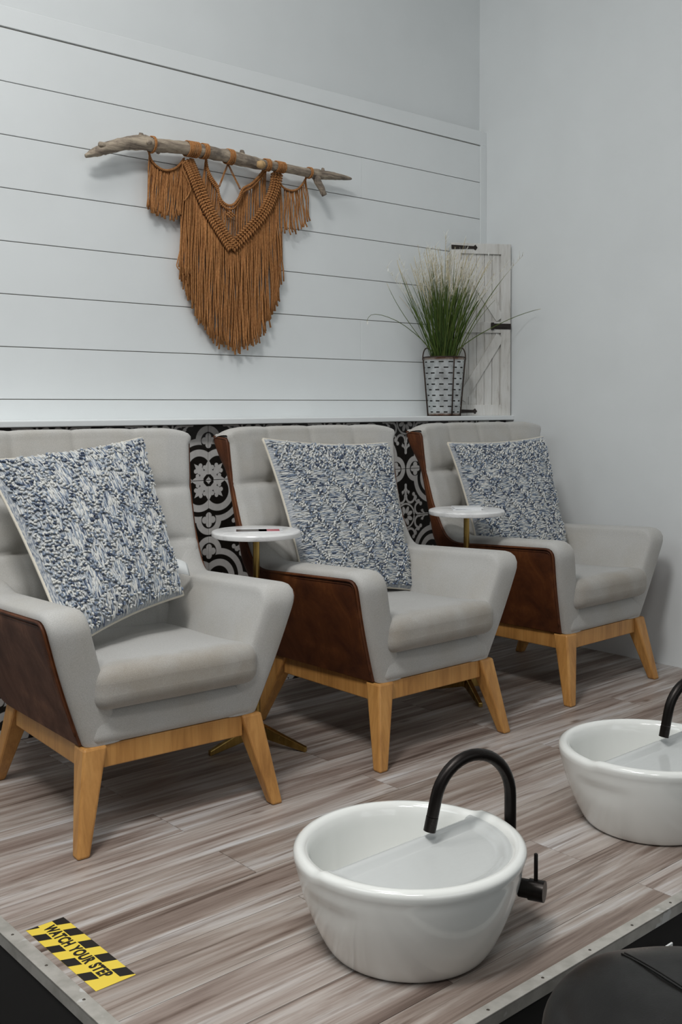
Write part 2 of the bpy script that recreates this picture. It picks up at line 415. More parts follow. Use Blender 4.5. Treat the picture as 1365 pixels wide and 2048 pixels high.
def mk_galv():
    m = mat('galvanised', rough=0.45, metal=0.75); v = coords(m, 'Object'); n = ntex(m, v, 26, 4, 0.6); z = nd(m, 'ShaderNodeSeparateXYZ'); tc = nd(m, 'ShaderNodeTexCoord'); ln(m, tc.outputs['Object'], z.inputs[0])
    c = ramp(m, n, [(0.3, (0.36, 0.37, 0.37)), (0.55, (0.58, 0.60, 0.60)), (0.75, (0.68, 0.70, 0.70))])
    E.nt = m.node_tree; ru = emax(E(z.outputs[2]) * 1.0 - 0.246, 0.016 - E(z.outputs[2])); f = E.op('MULTIPLY', ru, 120.0); f.s.node.use_clamp = True
    ln(m, mixc(m, f.s, c, ramp(m, n, [(0.4, (0.13, 0.06, 0.035)), (0.6, (0.30, 0.24, 0.20))])), bs(m).inputs['Base Color']); return m
M['galv'] = mk_galv()
def mk_attr(name, rough=0.9):
    m = mat(name, rough=rough, spec=0.2); a = nd(m, 'ShaderNodeAttribute', attribute_name='Col'); ln(m, a.outputs['Color'], bs(m).inputs['Base Color']); return m
M['yarn'] = mk_attr('yarn')
M['blade'] = mk_attr('grass_blade', 0.6)
def mk_weave():
    m = mat('woven_base', rough=0.95, spec=0.15); v = coords(m, 'UV', (26, 150, 1)); n = ntex(m, v, 1.6, 3, 0.6)
    ln(m, ramp(m, n, [(0.3, (0.10, 0.12, 0.165)), (0.48, (0.32, 0.35, 0.39)), (0.62, (0.58, 0.58, 0.56))]), bs(m).inputs['Base Color']); bump(m, n, 0.4, 0.003); return m
M['weave'] = mk_weave()
M['cream'] = mk_fabric('cream_cotton', (0.58, 0.53, 0.44), (0.70, 0.66, 0.57), 500)
M['denim'] = mk_fabric('blue_cotton', (0.24, 0.29, 0.36), (0.40, 0.45, 0.51), 600)
M['tagwhite'] = mat('care_tag', (0.78, 0.80, 0.80), 0.5)
M['yellow'] = mat('sticker_yellow', (0.80, 0.60, 0.075), 0.4)
M['black'] = mat('sticker_black', (0.012, 0.011, 0.010), 0.45)
M['paper'] = mat('glossy_paper', (0.78, 0.79, 0.80), 0.25)
M['inkdark'] = mat('print_dark', (0.07, 0.062, 0.06), 0.3)
M['inkpink'] = mat('print_pink', (0.50, 0.14, 0.17), 0.3)
M['screw'] = mk_metal('screw', (0.08, 0.07, 0.06), (0.16, 0.14, 0.12), 0.45)
M['steel'] = mk_metal('dark_steel', (0.10, 0.10, 0.10), (0.18, 0.18, 0.18), 0.35)
M['plastic'] = mat('white_plastic', (0.75, 0.76, 0.75), 0.4)

# ------------------------------------------------------------------ room shell
SP = 0.1728; Z0 = 2.3053; YUP = 0.0418; XL = -5.2
b = MB(); b.box(XL, 0.10, YUP, YUP + 0.12, -0.25, 4.2)
wall_back = struct(b.build('wall_back', M['wall']), 'pale grey painted back wall clad with white shiplap boards', 'wall')
b = MB(); b.box(0.0, 0.12, -6.5, YUP + 0.12, -0.25, 4.2)
struct(b.build('wall_right', M['wall']), 'plain pale grey painted side wall at the end of the row', 'wall')
b = MB(); b.box(XL, 0.12, -6.5, YUP + 0.12, 4.2, 4.3)
struct(b.build('ceiling', M['ceil']), 'plain white ceiling over the salon', 'ceiling')
# dark backing behind the gaps of the shiplap
b = MB(); b.box(XL, 0, 0.008, YUP, 1.02, 2.375); b.build('board_backing', M['gap'], wall_back)
rnd = random.Random(3)
XR = -0.042
def board(x0, x1, z0, z1, y0=0.0):
    m = MB(); m.box(x0, x1, y0, 0.0085, z0, z1); return m.build('board', M['board'], wall_back, bevel=0.0012)
splits = {1: [-0.805], 5: [-0.812], 0: [-3.2], 2: [-3.4], 3: [-2.9], 4: [-3.6], 6: [-3.1]}
for k in range(8):
    zt = Z0 - k * SP - 0.0014; zb = Z0 - (k + 1) * SP + 0.0014 if k < 7 else 1.02
    xs = [XL] + splits.get(k, []) + [XR]
    for i in range(len(xs) - 1): board(xs[i] + 0.0005, xs[i + 1] - 0.0005, zb, zt)
m = MB(); m.box(XL, 0, -0.003, 0.03, Z0 + 0.0035, 2.375); m.build('top_trim', M['board'], wall_back, bevel=0.0012)
m = MB(); m.box(XR, -0.0005, -0.004, 0.03, 1.02, Z0 + 0.0035); m.build('corner_trim', M['board'], wall_back, bevel=0.0015)

# tiled half wall with ledge
b = MB(); b.box(-2.97, -0.0005, YT + 0.004, 0.02, -0.02, 1.004)
wall_tiled = struct(b.build('wall_tiled', M['grout']), 'low wall of black and white patterned cement tiles behind the chairs', 'wall')
tile_me = None
for i in range(-7, 9):
    for j in range(-1, 5):
        x0, x1 = XT0 + i * T + 0.0012, XT0 + (i + 1) * T - 0.0012
        z1, z0 = ZT0 + T - (j + 1) * T + T - 0.0012 - T, 0
        z1 = ZT0 + T * (1 - j) - 0.0012; z0 = z1 - T + 0.0024
        if j == -1 or z1 < 0.01: continue
        x0 = max(x0, -2.97); x1 = min(x1, -0.001); z0 = max(z0, 0.001)
        if x1 - x0 < 0.01: continue
        m = MB(); m.box(x0, x1, YT, YT + 0.008, z0, z1); m.build('tile', M['tile'], wall_tiled, bevel=0.0008)
m = MB(); m.box(-3.0, -0.0005, -0.178, 0.0, 1.0055, 1.0265)
trim = struct(m.build('trim_1', M['ledge'], bevel=0.003), 'white painted ledge capping the tiled half wall', 'ledge')

# platform and planks
PX0, PY0 = -2.937, -2.090
b = MB(); b.box(PX0 - 0.028, -0.0005, PY0 - 0.025, YT + 0.004, -0.19, -0.006)
floor = struct(b.build('floor', M['riser']), 'raised platform floor of grey brown wood effect planks', 'floor')
for r in range(-6, 8):
    ya = -0.936 - 0.1524 * r; yb = ya - 0.1524
    ya = min(ya, YT); yb = max(yb, PY0)
    if ya - yb < 0.01: continue
    off = -2.41 if r % 2 == 0 else -1.80
    xs = [off + 1.2195 * k for k in range(-2, 4)]; xs = [PX0] + [x for x in xs if PX0 + 0.02 < x < -0.02] + [0.0]
    for i in range(len(xs) - 1):
        m = MB(); L = xs[i + 1] - xs[i]; W = ya - yb
        m.box(0.0008, L - 0.0008, 0.0006, W - 0.0006, -0.006, 0)
        o = m.build('plank', M['plank'], floor, bevel=0.0005); o.location = (xs[i], yb, 0)
b = MB(); b.box(XL, 0.1, -6.5, YUP, -0.26, -0.20)
struct(b.build('floor_lower', M['black_floor']), 'dark lower floor in front of the platform', 'floor')
# metal edge strips with screws
def strip(name, x0, x1, y0, y1, along, outer, screws, label):
    m = MB(); m.box(x0, x1, y0, y1, 0.0002, 0.0022)
    if along == 'y': m.box(x0, x0 + 0.002, y0, y1, -0.022, 0.0022)
    else: m.box(x0, x1, y0, y0 + 0.002, -0.022, 0.0022)
    o = struct(m.build(name, M['strip'], bevel=0.0006), label, 'trim')
    for (sx, sy) in screws:
        s_ = MB(); s_.lathe([(0.0, 0.0034), (0.0018, 0.0032), (0.0032, 0.0022), (0.0036, 0.0021)], 12)
        q = s_.build('screw', M['screw'], o, smooth=True); q.location = (sx, sy, 0)
    return o
sy = [at_z(28, 1870, 0).y + i * 0 for i in range(1)]
scL = [(at_z(*p, 0).x, at_z(*p, 0).y) for p in ((29, 1870), (98, 1931), (174, 1999))]
d = scL[1][1] - scL[0][1]
scL += [(-2.951, scL[0][1] - d * k) for k in range(1, 8)] + [(-2.951, scL[2][1] + d * k) for k in range(1, 3)]
strip('trim_2', PX0 - 0.031, PX0, PY0 - 0.028, YT - 0.04, 'y', -1, [(-2.951, s_[1]) for s_ in scL if PY0 < s_[1] < -0.2], 'brushed metal edge strip with screws along the short platform step')
scF = [at_z(*p, 0).x for p in ((975, 2021), (1083, 1956), (1174, 1899), (1257, 1849), (1331, 1803))]
d = scF[4] - scF[3]
scF += [scF[4] + d * k for k in range(1, 11)] + [scF[0] - d * k for k in range(1, 3)]
strip('trim_3', PX0, -0.001, PY0 - 0.028, PY0, 'x', -1, [(x, PY0 - 0.014) for x in scF if x < -0.05], 'scuffed metal edge strip with screws along the long platform front')

# ------------------------------------------------------------------ armchair
def xo_side(y, z):
    ty = clamp((y + 0.29) / 0.45); q = clamp((z - 0.248) / 0.32)
    lo = 0.247 + 0.012 * ty; hi = 0.352 + 0.002 * ty
    return lo + (hi - lo) * (1 - (1 - q) ** 1.22) + 0.018 * clamp((z - 0.5) / 0.47)
def tuck(z, t): return 0.045 * t ** 3 * sst((0.95 - z) / 0.2) * sst((z - 0.33) / 0.2)      # the rear edge curls in towards the back
P0, P1, P2, P3, P4 = (-0.255, 0.248), (-0.300, 0.570), (0.195, 0.546), (0.322, 0.966), (0.404, 0.972)
EDGE = [(0.36, 0.15), (0.57, 0.195), (0.62, 0.235), (0.69, 0.270), (0.76, 0.292), (0.83, 0.308), (0.90, 0.316), (0.966, 0.322), (1.1, 0.33)]
def y_edge_at(z):
    for (a, b_), (c, d) in zip(EDGE, EDGE[1:]):
        if z <= c: return lerp(b_, d, clamp((z - a) / (c - a)))
    return EDGE[-1][1]
def chair():
    root = empty('armchair')
    NS = 100
    segA = poly_path([P0, P1, P2, (0.268, 0.685), (0.308, 0.83), P3, P4], [0, 0.040, 0.060, 0.04, 0.05, 0.014, 0], 10)
    A = resample(segA, NS)
    Bp = resample(poly_path([P0, (0.262, 0.248), (0.312, 0.57), (0.350, 0.81), P4], [0, 0.06, 0.06, 0.06, 0], 10), NS)
    Nn = []
    for i in range(NS):
        t = (A[min(i + 1, NS - 1)] - A[max(i - 1, 0)]).normalized(); Nn.append(Vector((-t.y, t.x)))
    if Nn[5].x > 0: Nn = [-n for n in Nn]
    for sd in (-1, 1):
        # leather panel
        m = MB(); rows = []
        for i in range(NS):
            row = []
            for k in range(15):
                t = k / 14.0; p = A[i].lerp(Bp[i], t)
                row.append((sd * (xo_side(p.x, p.y) - tuck(p.y, t) + 0.004 + (0.004 if 0 < k else -0.004)), p.x, p.y))
            rows.append(row)
        m.grid(rows); lp = m.build('side_panel', M['leather'], root, smooth=True)
        lp['label'] = 'brown leather outer side panel'
        for off, r_ in ((0.004, 0.0040), (0.014, 0.0020)):
            s_ = MB(); pts = []
            for i in range(2, NS - 1):
                p = A[i] - Nn[i] * off; pts.append((sd * (xo_side(p.x, p.y) + 0.006), p.x, p.y))
            s_.tube(pts, r_, 6); s_.build('piping' if off < 0.01 else 'stitching', M['leather'], lp, smooth=True)
        # fabric arm, thinning to a welt along the wing
        m = MB(); rows = []
        for i in range(NS):
            p = A[i]; n = Nn[i]
            wing = sst((p.y - 0.555) / 0.12) if p.x > 0.05 else 0
            th = lerp(0.104, 0.030, wing); e = lerp(0.022, 0.006, wing)
            xo = xo_side(p.x, p.y); row = []
            q = p - n * 0.012; row.append((sd * (xo - 0.002), q.x, q.y))
            for k in range(11):
                a = math.pi * k / 10.0; sa = math.sin(a) ** 0.62; ca = math.cos(a); ca = math.copysign(abs(ca) ** 0.75, ca)
                q = p + n * (e * sa); row.append((sd * (xo - th / 2 * (1 - ca)), q.x, q.y))
            for k in range(1, 11):
                t = k / 10.0 * 0.8; q = p.lerp(Bp[i], t); xi = lerp(xo, xo_side(q.x, q.y), 0.9) - th
                puff = 0.008 * math.sin(math.pi * clamp(t / 0.5)) * (1 - wing)
                row.append((sd * (xi - puff), q.x, q.y))
            rows.append(row)
        m.grid(rows); m.build('arm', M['fabric'], root, smooth=True)
    # rear leather panel
    m = MB(); rows = []
    back = resample(poly_path([(0.20, 0.248), (0.262, 0.248), (0.312, 0.57), (0.350, 0.81), P4], [0, 0.05, 0.06, 0.06, 0], 8), 30)
    for p in back:
        xx = xo_side(p.x, p.y) - tuck(p.y, 1.0) + 0.006
        rows.append([(lerp(-xx, xx, k / 16), p.x + 0.014 * (1 - (2 * k / 16 - 1) ** 2), p.y) for k in range(17)])
    m.grid(rows); m.build('back_panel', M['leather'], root, smooth=True)
    # tufted backrest reaching from leather edge to leather edge
    m = MB(); rows = []; NU, NV = 84, 72
    zs, ze = 0.385, 0.972
    seams_z = [0.495, 0.655, 0.814]; seams_u = [-0.195, 0.0, 0.195]
    def puffx(x, z, u):
        dv = min(abs(z - a) for a in seams_z); du = min(abs(x - a) for a in seams_u)
        g = (1 - math.exp(-dv / 0.014)) * (1 - 0.26 * math.exp(-du / 0.012))
        dd = math.hypot(dv, du)
        return (0.024 * g - 0.012 * math.exp(-(dd / 0.028) ** 2)) * (1 - 0.75 * clamp((abs(u) - 0.78) / 0.22))
    def bfront(u, v):
        z = lerp(zs, ze, v); ye = y_edge_at(z); k = sst((z - 0.545) / 0.09)
        hw = lerp(xo_side(0.2, z) - 0.088, xo_side(ye, z) + 0.002 + 0.008 * sst((z - 0.945) / 0.02), k); x = u * hw
        yc = lerp(0.205, 0.372, (z - 0.4) / 0.57); y = lerp(yc, ye - 0.012, abs(u) ** 2.6) if z > 0.5 else lerp(yc, min(yc, ye + 0.02), abs(u) ** 2.6)
        y += 0.013 * clamp((abs(u) - 0.955) / 0.045) ** 2
        return Vector((x, y, z)) + Vector((0, -0.96, 0.28)) * puffx(x, z, u)
    for iv in range(NV + 1):
        rows.append([bfront(-1 + 2 * iu / NU, iv / NV) for iu in range(NU + 1)])
    top = rows[-1]
    for k in range(1, 11):
        a = math.pi * k / 10
        r2 = []
        for iu, p in enumerate(top):
            yb = 0.408; ym = (p.y + yb) / 2; ry = (yb - p.y) / 2; u_ = -1 + 2 * iu / NU
            edge = max(0.0, 1 - abs(u_) ** 12) ** 0.5; bmp = 0.92 + 0.08 * (1 - math.exp(-(min(abs(p.x - s_) for s_ in seams_u) / 0.018)))
            r2.append(Vector((p.x, ym - ry * math.cos(a), p.z + 0.027 * math.sin(a) ** 0.7 * (0.12 + 0.88 * edge) * bmp - 0.03 * (k / 10) ** 3)))
        rows.append(r2)
    m.grid(rows); m.build('backrest', M['fabric'], root, smooth=True)
    # seat base with front rail
    m = MB(); m.rbox((0, -0.024, 0.288), (0.238, 0.260, 0.0455), 0.026, 8); m.build('seat_base', M['fabric'], root, smooth=True, merge=1e-5)
    def crown(P):
        u = P.x / 0.232; v = P.y / 0.285
        if P.z > 0: P.z += 0.016 * (1 - u * u) * (1 - v * v) + 0.012 * clamp(-v) ** 2 + 0.003 * noise.noise(P * 9)
        P.x *= 1 + 0.03 * clamp(v); P.y -= 0.012 * (1 - u * u) * clamp(-v); P.z -= 0.022 * clamp((v + 1) / 2)
        if v < -0.8: P.z += -0.004 * abs(u) ** 3
        return P
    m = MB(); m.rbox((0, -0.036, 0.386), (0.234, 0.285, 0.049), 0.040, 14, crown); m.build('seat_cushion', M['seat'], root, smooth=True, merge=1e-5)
    # wooden base
    def leg(tx, ty, bx, by, tw, bw):
        m = MB(); h = 0.245; c = 0.25
        def ring(x, y, z, w_):
            pts = []
            for (sx, sy_) in ((-1, -1), (1, -1), (1, 1), (-1, 1)):
                pts.append((x + sx * w_, y + sy_ * w_, z))
            return pts
        m.hexa(ring(bx, by, 0.0, bw), ring(tx, ty, h, tw)); return m.build('leg', M['wood'], root, bevel=0.006, smooth=False)
    for sd in (-1, 1):
        leg(sd * 0.224, -0.252, sd * 0.277, -0.312, 0.031, 0.0165)
        leg(sd * 0.226, 0.205, sd * 0.252, 0.325, 0.031, 0.0165)
    m = MB(); m.box(-0.2, 0.2, -0.274, -0.250, 0.188, 0.2445); m.build('apron', M['wood'], root, bevel=0.003)
    m = MB(); m.box(-0.2, 0.2, 0.205, 0.229, 0.188, 0.2445); m.build('apron', M['wood'], root, bevel=0.003)
    for sd in (-1, 1):
        m = MB(); x0, x1 = sorted((sd * 0.222, sd * 0.247)); m.box(x0, x1, -0.23, 0.19, 0.188, 0.2445); m.build('apron', M['wood'], root, bevel=0.003)
    return root
CH = [(-2.380, -0.760, -0.062), (-1.463, -0.795, -0.010), (-0.511, -0.758, 0.014)]
CHL = ['beige wing armchair with brown leather sides nearest the yellow floor sticker', 'beige wing armchair with brown leather sides between two other armchairs', 'beige wing armchair with brown leather sides against the plain side wall']
c0 = chair()
chairs = [c0] + [copy_tree(c0) for _ in range(2)]
for o, (x, y, a), l in zip(chairs, CH, CHL):
    o.location = (x, y, 0); o.rotation_euler = (0, 0, a); tag(o, l, 'armchair', 'wing armchairs in a row')

# ------------------------------------------------------------------ pillows
def pillow(idx, TL, TR, BR, BL, thick, vertical, label, tagged=False, seed=0):
    rg = random.Random(seed)
    TL, TR, BR, BL = map(Vector, (TL, TR, BR, BL))
    cen = (TL + TR + BR + BL) / 4
    nrm = ((TR - TL) + (BR - BL)).cross((TL - BL) + (TR - BR)).normalized()   # towards the viewer
    if nrm.y > 0: nrm = -nrm
    base = Vector((cen.x, cen.y, min(BL.z, BR.z)))
    root = empty('throw_pillow', base)
    def mid(u, v):   # u,v in -1..1, v up
        pin = 0.055
        uu = u * (1 - pin * (1 - v * v)); vv = v * (1 - pin * (1 - u * u))
        a, c = (uu + 1) / 2, (vv + 1) / 2
        return (BL.lerp(BR, a)).lerp(TL.lerp(TR, a), c)
    def hgt(u, v):
        return thick * (max(0, (1 - u * u)) * max(0, (1 - v * v))) ** 0.42 + 0.004
    def wob(u, v): return 0.010 * noise.noise(Vector((u * 1.7 + seed, v * 1.7, 3.1)))
    def front(u, v, lift=0.0): return mid(u, v) + nrm * (hgt(u, v) + wob(u, v) * (1 - abs(u) ** 4) * (1 - abs(v) ** 4) + lift) - base
    def backp(u, v): return mid(u, v) - nrm * (hgt(u, v) * 0.75) - base
    N = 40
    def gridpart(fn, name, mt):
        me = bpy.data.meshes.new(name); vs_ = []; uv = []
        for i in range(N + 1):
            for j in range(N + 1):
                u = -1 + 2 * j / N; v = -1 + 2 * i / N; vs_.append(tuple(fn(u, v)))
        fs = [(i * (N + 1) + j, i * (N + 1) + j + 1, (i + 1) * (N + 1) + j + 1, (i + 1) * (N + 1) + j) for i in range(N) for j in range(N)]
        me.from_pydata(vs_, [], fs); ul = me.uv_layers.new(name='UVMap')
        for p in me.polygons:
            p.use_smooth = True
            for li in p.loop_indices:
                k = me.loops[li].vertex_index; a_, b_ = (k % (N + 1)) / N, (k // (N + 1)) / N
                ul.data[li].uv = (b_, a_) if vertical else (a_, b_)
        me.materials.append(mt); o = bpy.data.objects.new(name, me); COL.objects.link(o); o.parent = root; return o
    gridpart(front, 'woven_front', M['weave']); gridpart(backp, 'cotton_back', M['cream'])
    m = MB(); K = 30; e = [(-1 + 2 * k / K, 1) for k in range(K)] + [(1, 1 - 2 * k / K) for k in range(K)] + [(1 - 2 * k / K, -1) for k in range(K)] + [(-1, -1 + 2 * k / K) for k in range(K + 1)]
    m.tube([mid(u, v) - base for u, v in e], 0.0045, 6); m.build('piping', M['cream'], root, smooth=True)
    # chunky yarn: flat floats with raised knots along a diamond pattern
    verts, faces, cols = [], [], []
    pal = [(0.66, 0.66, 0.63), (0.55, 0.56, 0.56), (0.40, 0.44, 0.48), (0.20, 0.245, 0.32), (0.075, 0.095, 0.145)]
    def bit(c, d, n, ln_, wd, hh, col):
        d = d.normalized(); s_ = n.cross(d).normalized(); n2 = d.cross(s_)
        b0 = len(verts); ring = 5
        for k, (t, w_) in enumerate(((-1, 0.35), (-0.55, 0.95), (0.55, 0.95), (1, 0.35))):
            for j in range(ring):
                a = 2 * math.pi * j / ring
                verts.append(tuple(c + d * (t * ln_) + s_ * (math.cos(a) * wd * w_) + n2 * (math.sin(a) * hh * w_ - (0.35 * hh if abs(t) == 1 else 0)))); cols.append(col)
        for k in range(3):
            for j in range(ring):
                faces.append((b0 + k * ring + j, b0 + k * ring + (j + 1) % ring, b0 + (k + 1) * ring + (j + 1) % ring, b0 + (k + 1) * ring + j))
        faces.append(tuple(b0 + j for j in range(ring - 1, -1, -1))); faces.append(tuple(b0 + 3 * ring + j for j in range(ring)))
    def tri(x): return abs((x % 1.0) * 2 - 1)
    NR, NC = 122, 34      # rows across the floats, bits along them
    for i in range(NR):
        for j in range(NC):
            a = -0.975 + 1.95 * (i + 0.5) / NR + rg.uniform(-0.006, 0.006); c = -0.97 + 1.94 * (j + rg.random()) / NC
            u, v = (a, c) if vertical else (c, a)
            if abs(u) > 0.965 or abs(v) > 0.965: continue
            pu, pv = (u, v)
            dm = abs(tri(pu * 1.25 + 0.13) + tri(pv * 1.0 + 0.31) - 1.0); dm2 = abs(tri(pu * 1.25 + 0.13) - tri(pv * 1.0 + 0.31))
            knot = min(dm, dm2) < 0.13 + 0.05 * noise.noise(Vector((u * 6, v * 6, seed)))
            if not vertical and 0.58 < v < 0.92 and rg.random() < 0.8: knot = True
            if vertical and (u < -0.62 or rg.random() < 0.08): knot = knot or rg.random() < 0.6
            p = front(u, v); du = (front(u + 0.01, v) - p).normalized(); dv = (front(u, v + 0.01) - p).normalized(); n = du.cross(dv)
            if n.dot(nrm) < 0: n = -n
            d = dv if vertical else du
            if knot:
                cc = rg.choices(pal, (34, 18, 16, 18, 14))[0]; ang = rg.uniform(-0.9, 0.9) + 0.9
                o_ = n.cross(d); dd = d * math.cos(ang) + o_ * math.sin(ang)
                bit(p + n * 0.0042, dd, n, rg.uniform(0.0035, 0.0060), 0.0029, rg.uniform(0.0030, 0.0052), cc)
            else:
                cc = rg.choices(pal, (34, 20, 24, 14, 8))[0]
                bit(p + n * 0.0012, d + n.cross(d) * rg.uniform(-0.12, 0.12), n, rg.uniform(0.008, 0.014), 0.0021, 0.0018, cc)
    me = bpy.data.meshes.new('yarn'); me.from_pydata(verts, [], faces); at = me.color_attributes.new('Col', 'FLOAT_COLOR', 'POINT')
    at.data.foreach_set('color', [x for c in cols for x in (*c, 1.0)]); me.polygons.foreach_set('use_smooth', [True] * len(me.polygons))
    me.materials.append(M['yarn']); o = bpy.data.objects.new('yarn', me); COL.objects.link(o); o.parent = root; o['kind'] = 'stuff'
    if tagged:
        m = MB(); c = mid(0.985, -0.68) - base; xdir = (BR - BL).normalized(); up = (TR - BR).normalized()
        rows = []
        for k in range(9):
            t = k / 8; a = t * 1.5
            q = c + xdir * (0.056 * t) + nrm * (0.002 + 0.004 * math.sin(a)) - up * (0.016 * t * t)
            rows.append([q + up * lerp(0.034, 0.016, t), q - up * lerp(0.016, 0.024, t)])
        m.grid(rows); t_ = m.build('care_tag', M['tagwhite'], root, smooth=True); t_['label'] = 'white care tag'
        so = t_.modifiers.new('solid', 'SOLIDIFY'); so.thickness = 0.001
    return tag(root, label, 'pillow', 'woven throw pillows')
def P(px, py, y): return at_y(px, py, y)
pillow(0, P(-34, 922, -0.55), P(284, 876, -0.52), P(366, 1190, -0.76), (-2.620, -0.895, 0.462), 0.062, True, 'blue and cream woven pillow tilted sideways with a white care tag', True, 1)
pillow(1, P(526, 878, -0.53), P(775, 886, -0.53), P(826, 1180, -0.73), (-1.698, -0.705, 0.47), 0.062, False, 'blue and cream woven pillow on the armchair between the two side tables', False, 2)
pillow(2, P(896, 886, -0.54), P(1086, 874, -0.55), P(1138, 1112, -0.73), (-0.760, -0.625, 0.50), 0.060, False, 'blue and cream woven pillow on the armchair against the side wall', False, 3)

# ------------------------------------------------------------------ side tables
def side_table(x, y, zt, rot, label):
    root = empty('side_table', (x, y, 0), rot)
    m = MB(); R = 0.140
    m.lathe([(0, zt), (R - 0.006, zt), (R - 0.002, zt - 0.0015), (R, zt - 0.005), (R, zt - 0.014), (R - 0.002, zt - 0.018), (R - 0.006, zt - 0.019), (0, zt - 0.019)], 64)
    m.build('table_top', M['marble'], root, autosm=0.5)
    m = MB(); m.lathe([(0, zt - 0.0195), (0.085, zt - 0.0195), (0.085, zt - 0.0235), (0, zt - 0.0235)], 40); m.build('mounting_plate', M['iron'], root, autosm=0.5)
    m = MB(); m.lathe([(0.0105, 0.05), (0.0105, zt - 0.0235)], 24); po = m.build('pole', M['brass'], root, smooth=True)
    m = MB(); m.lathe([(0.0, zt - 0.03), (0.016, zt - 0.03), (0.016, zt - 0.0236), (0, zt - 0.0236)], 24); m.build('collar', M['brass'], po, autosm=0.5)
    m = MB(); m.lathe([(0, 0.030), (0.017, 0.030), (0.018, 0.034), (0.018, 0.066), (0.0165, 0.072), (0, 0.072)], 24); m.build('hub', M['brass'], root, autosm=0.5)
    for k in range(3):
        a = 2 * math.pi * k / 3; m = MB(); ca, sa = math.cos(a), math.sin(a)
        def pt(r, s_, z): return (r * ca - s_ * sa, r * sa + s_ * ca, z)
        r0, r1 = 0.008, 0.172
        m.hexa([pt(r0, -0.011, 0.030), pt(r1, -0.008, 0.0), pt(r1, 0.008, 0.0), pt(r0, 0.011, 0.030)], [pt(r0, -0.010, 0.072), pt(r1, -0.0075, 0.015), pt(r1, 0.0075, 0.015), pt(r0, 0.010, 0.072)])
        m.build('leg', M['brass'], root, bevel=0.002)
    return tag(root, label, 'side table', 'small pedestal tables between armchairs')
T1 = (-1.872, -0.672); T2 = (-0.945, -0.725)
side_table(*T1, 0.681, math.atan2(-0.82 + 0.672, -1.802 + 1.872), 'round marble and brass side table holding a dark and pink card')
side_table(*T2, 0.689, math.atan2(-0.864 + 0.725, -1.028 + 0.945), 'round marble and brass side table holding a small stack of cards')
def card(x, y, z, rz, w_, h_, label, parts, thick=0.0016):
    root = empty('printed_card', (x, y, z), rz)
    m = MB(); m.box(-w_ / 2, w_ / 2, -h_ / 2, h_ / 2, 0.0, thick); m.build('sheet', M['paper'], root)
    for (x0, x1, y0, y1, mt) in parts:
        m = MB(); m.box(x0, x1, y0, y1, thick, thick + 0.0002); m.build('print', M[mt], root)
    return tag(root, label, 'card')
card(T1[0] + 0.008, T1[1] - 0.002, 0.6812, -0.62, 0.150, 0.100, 'glossy white card printed dark and pink on the marble table', [(-0.070, 0.025, -0.045, 0.012, 'inkdark'), (0.0, 0.065, -0.045, 0.012, 'inkpink')])
for k in range(4):
    card(T2[0] - 0.004 + 0.003 * k, T2[1] + 0.004 * (k % 2), 0.6892 + 0.0024 * k, -0.70 + 0.05 * (k % 3), 0.105, 0.075,
         ['glossy card at the bottom of the small stack', 'second glossy card up in the small stack', 'third glossy card up in the small stack', 'grey printed card lying on top of the small stack'][k],
         [(-0.035, 0.035, -0.025, 0.022, 'inkdark')] if k == 0 else [], 0.0022)

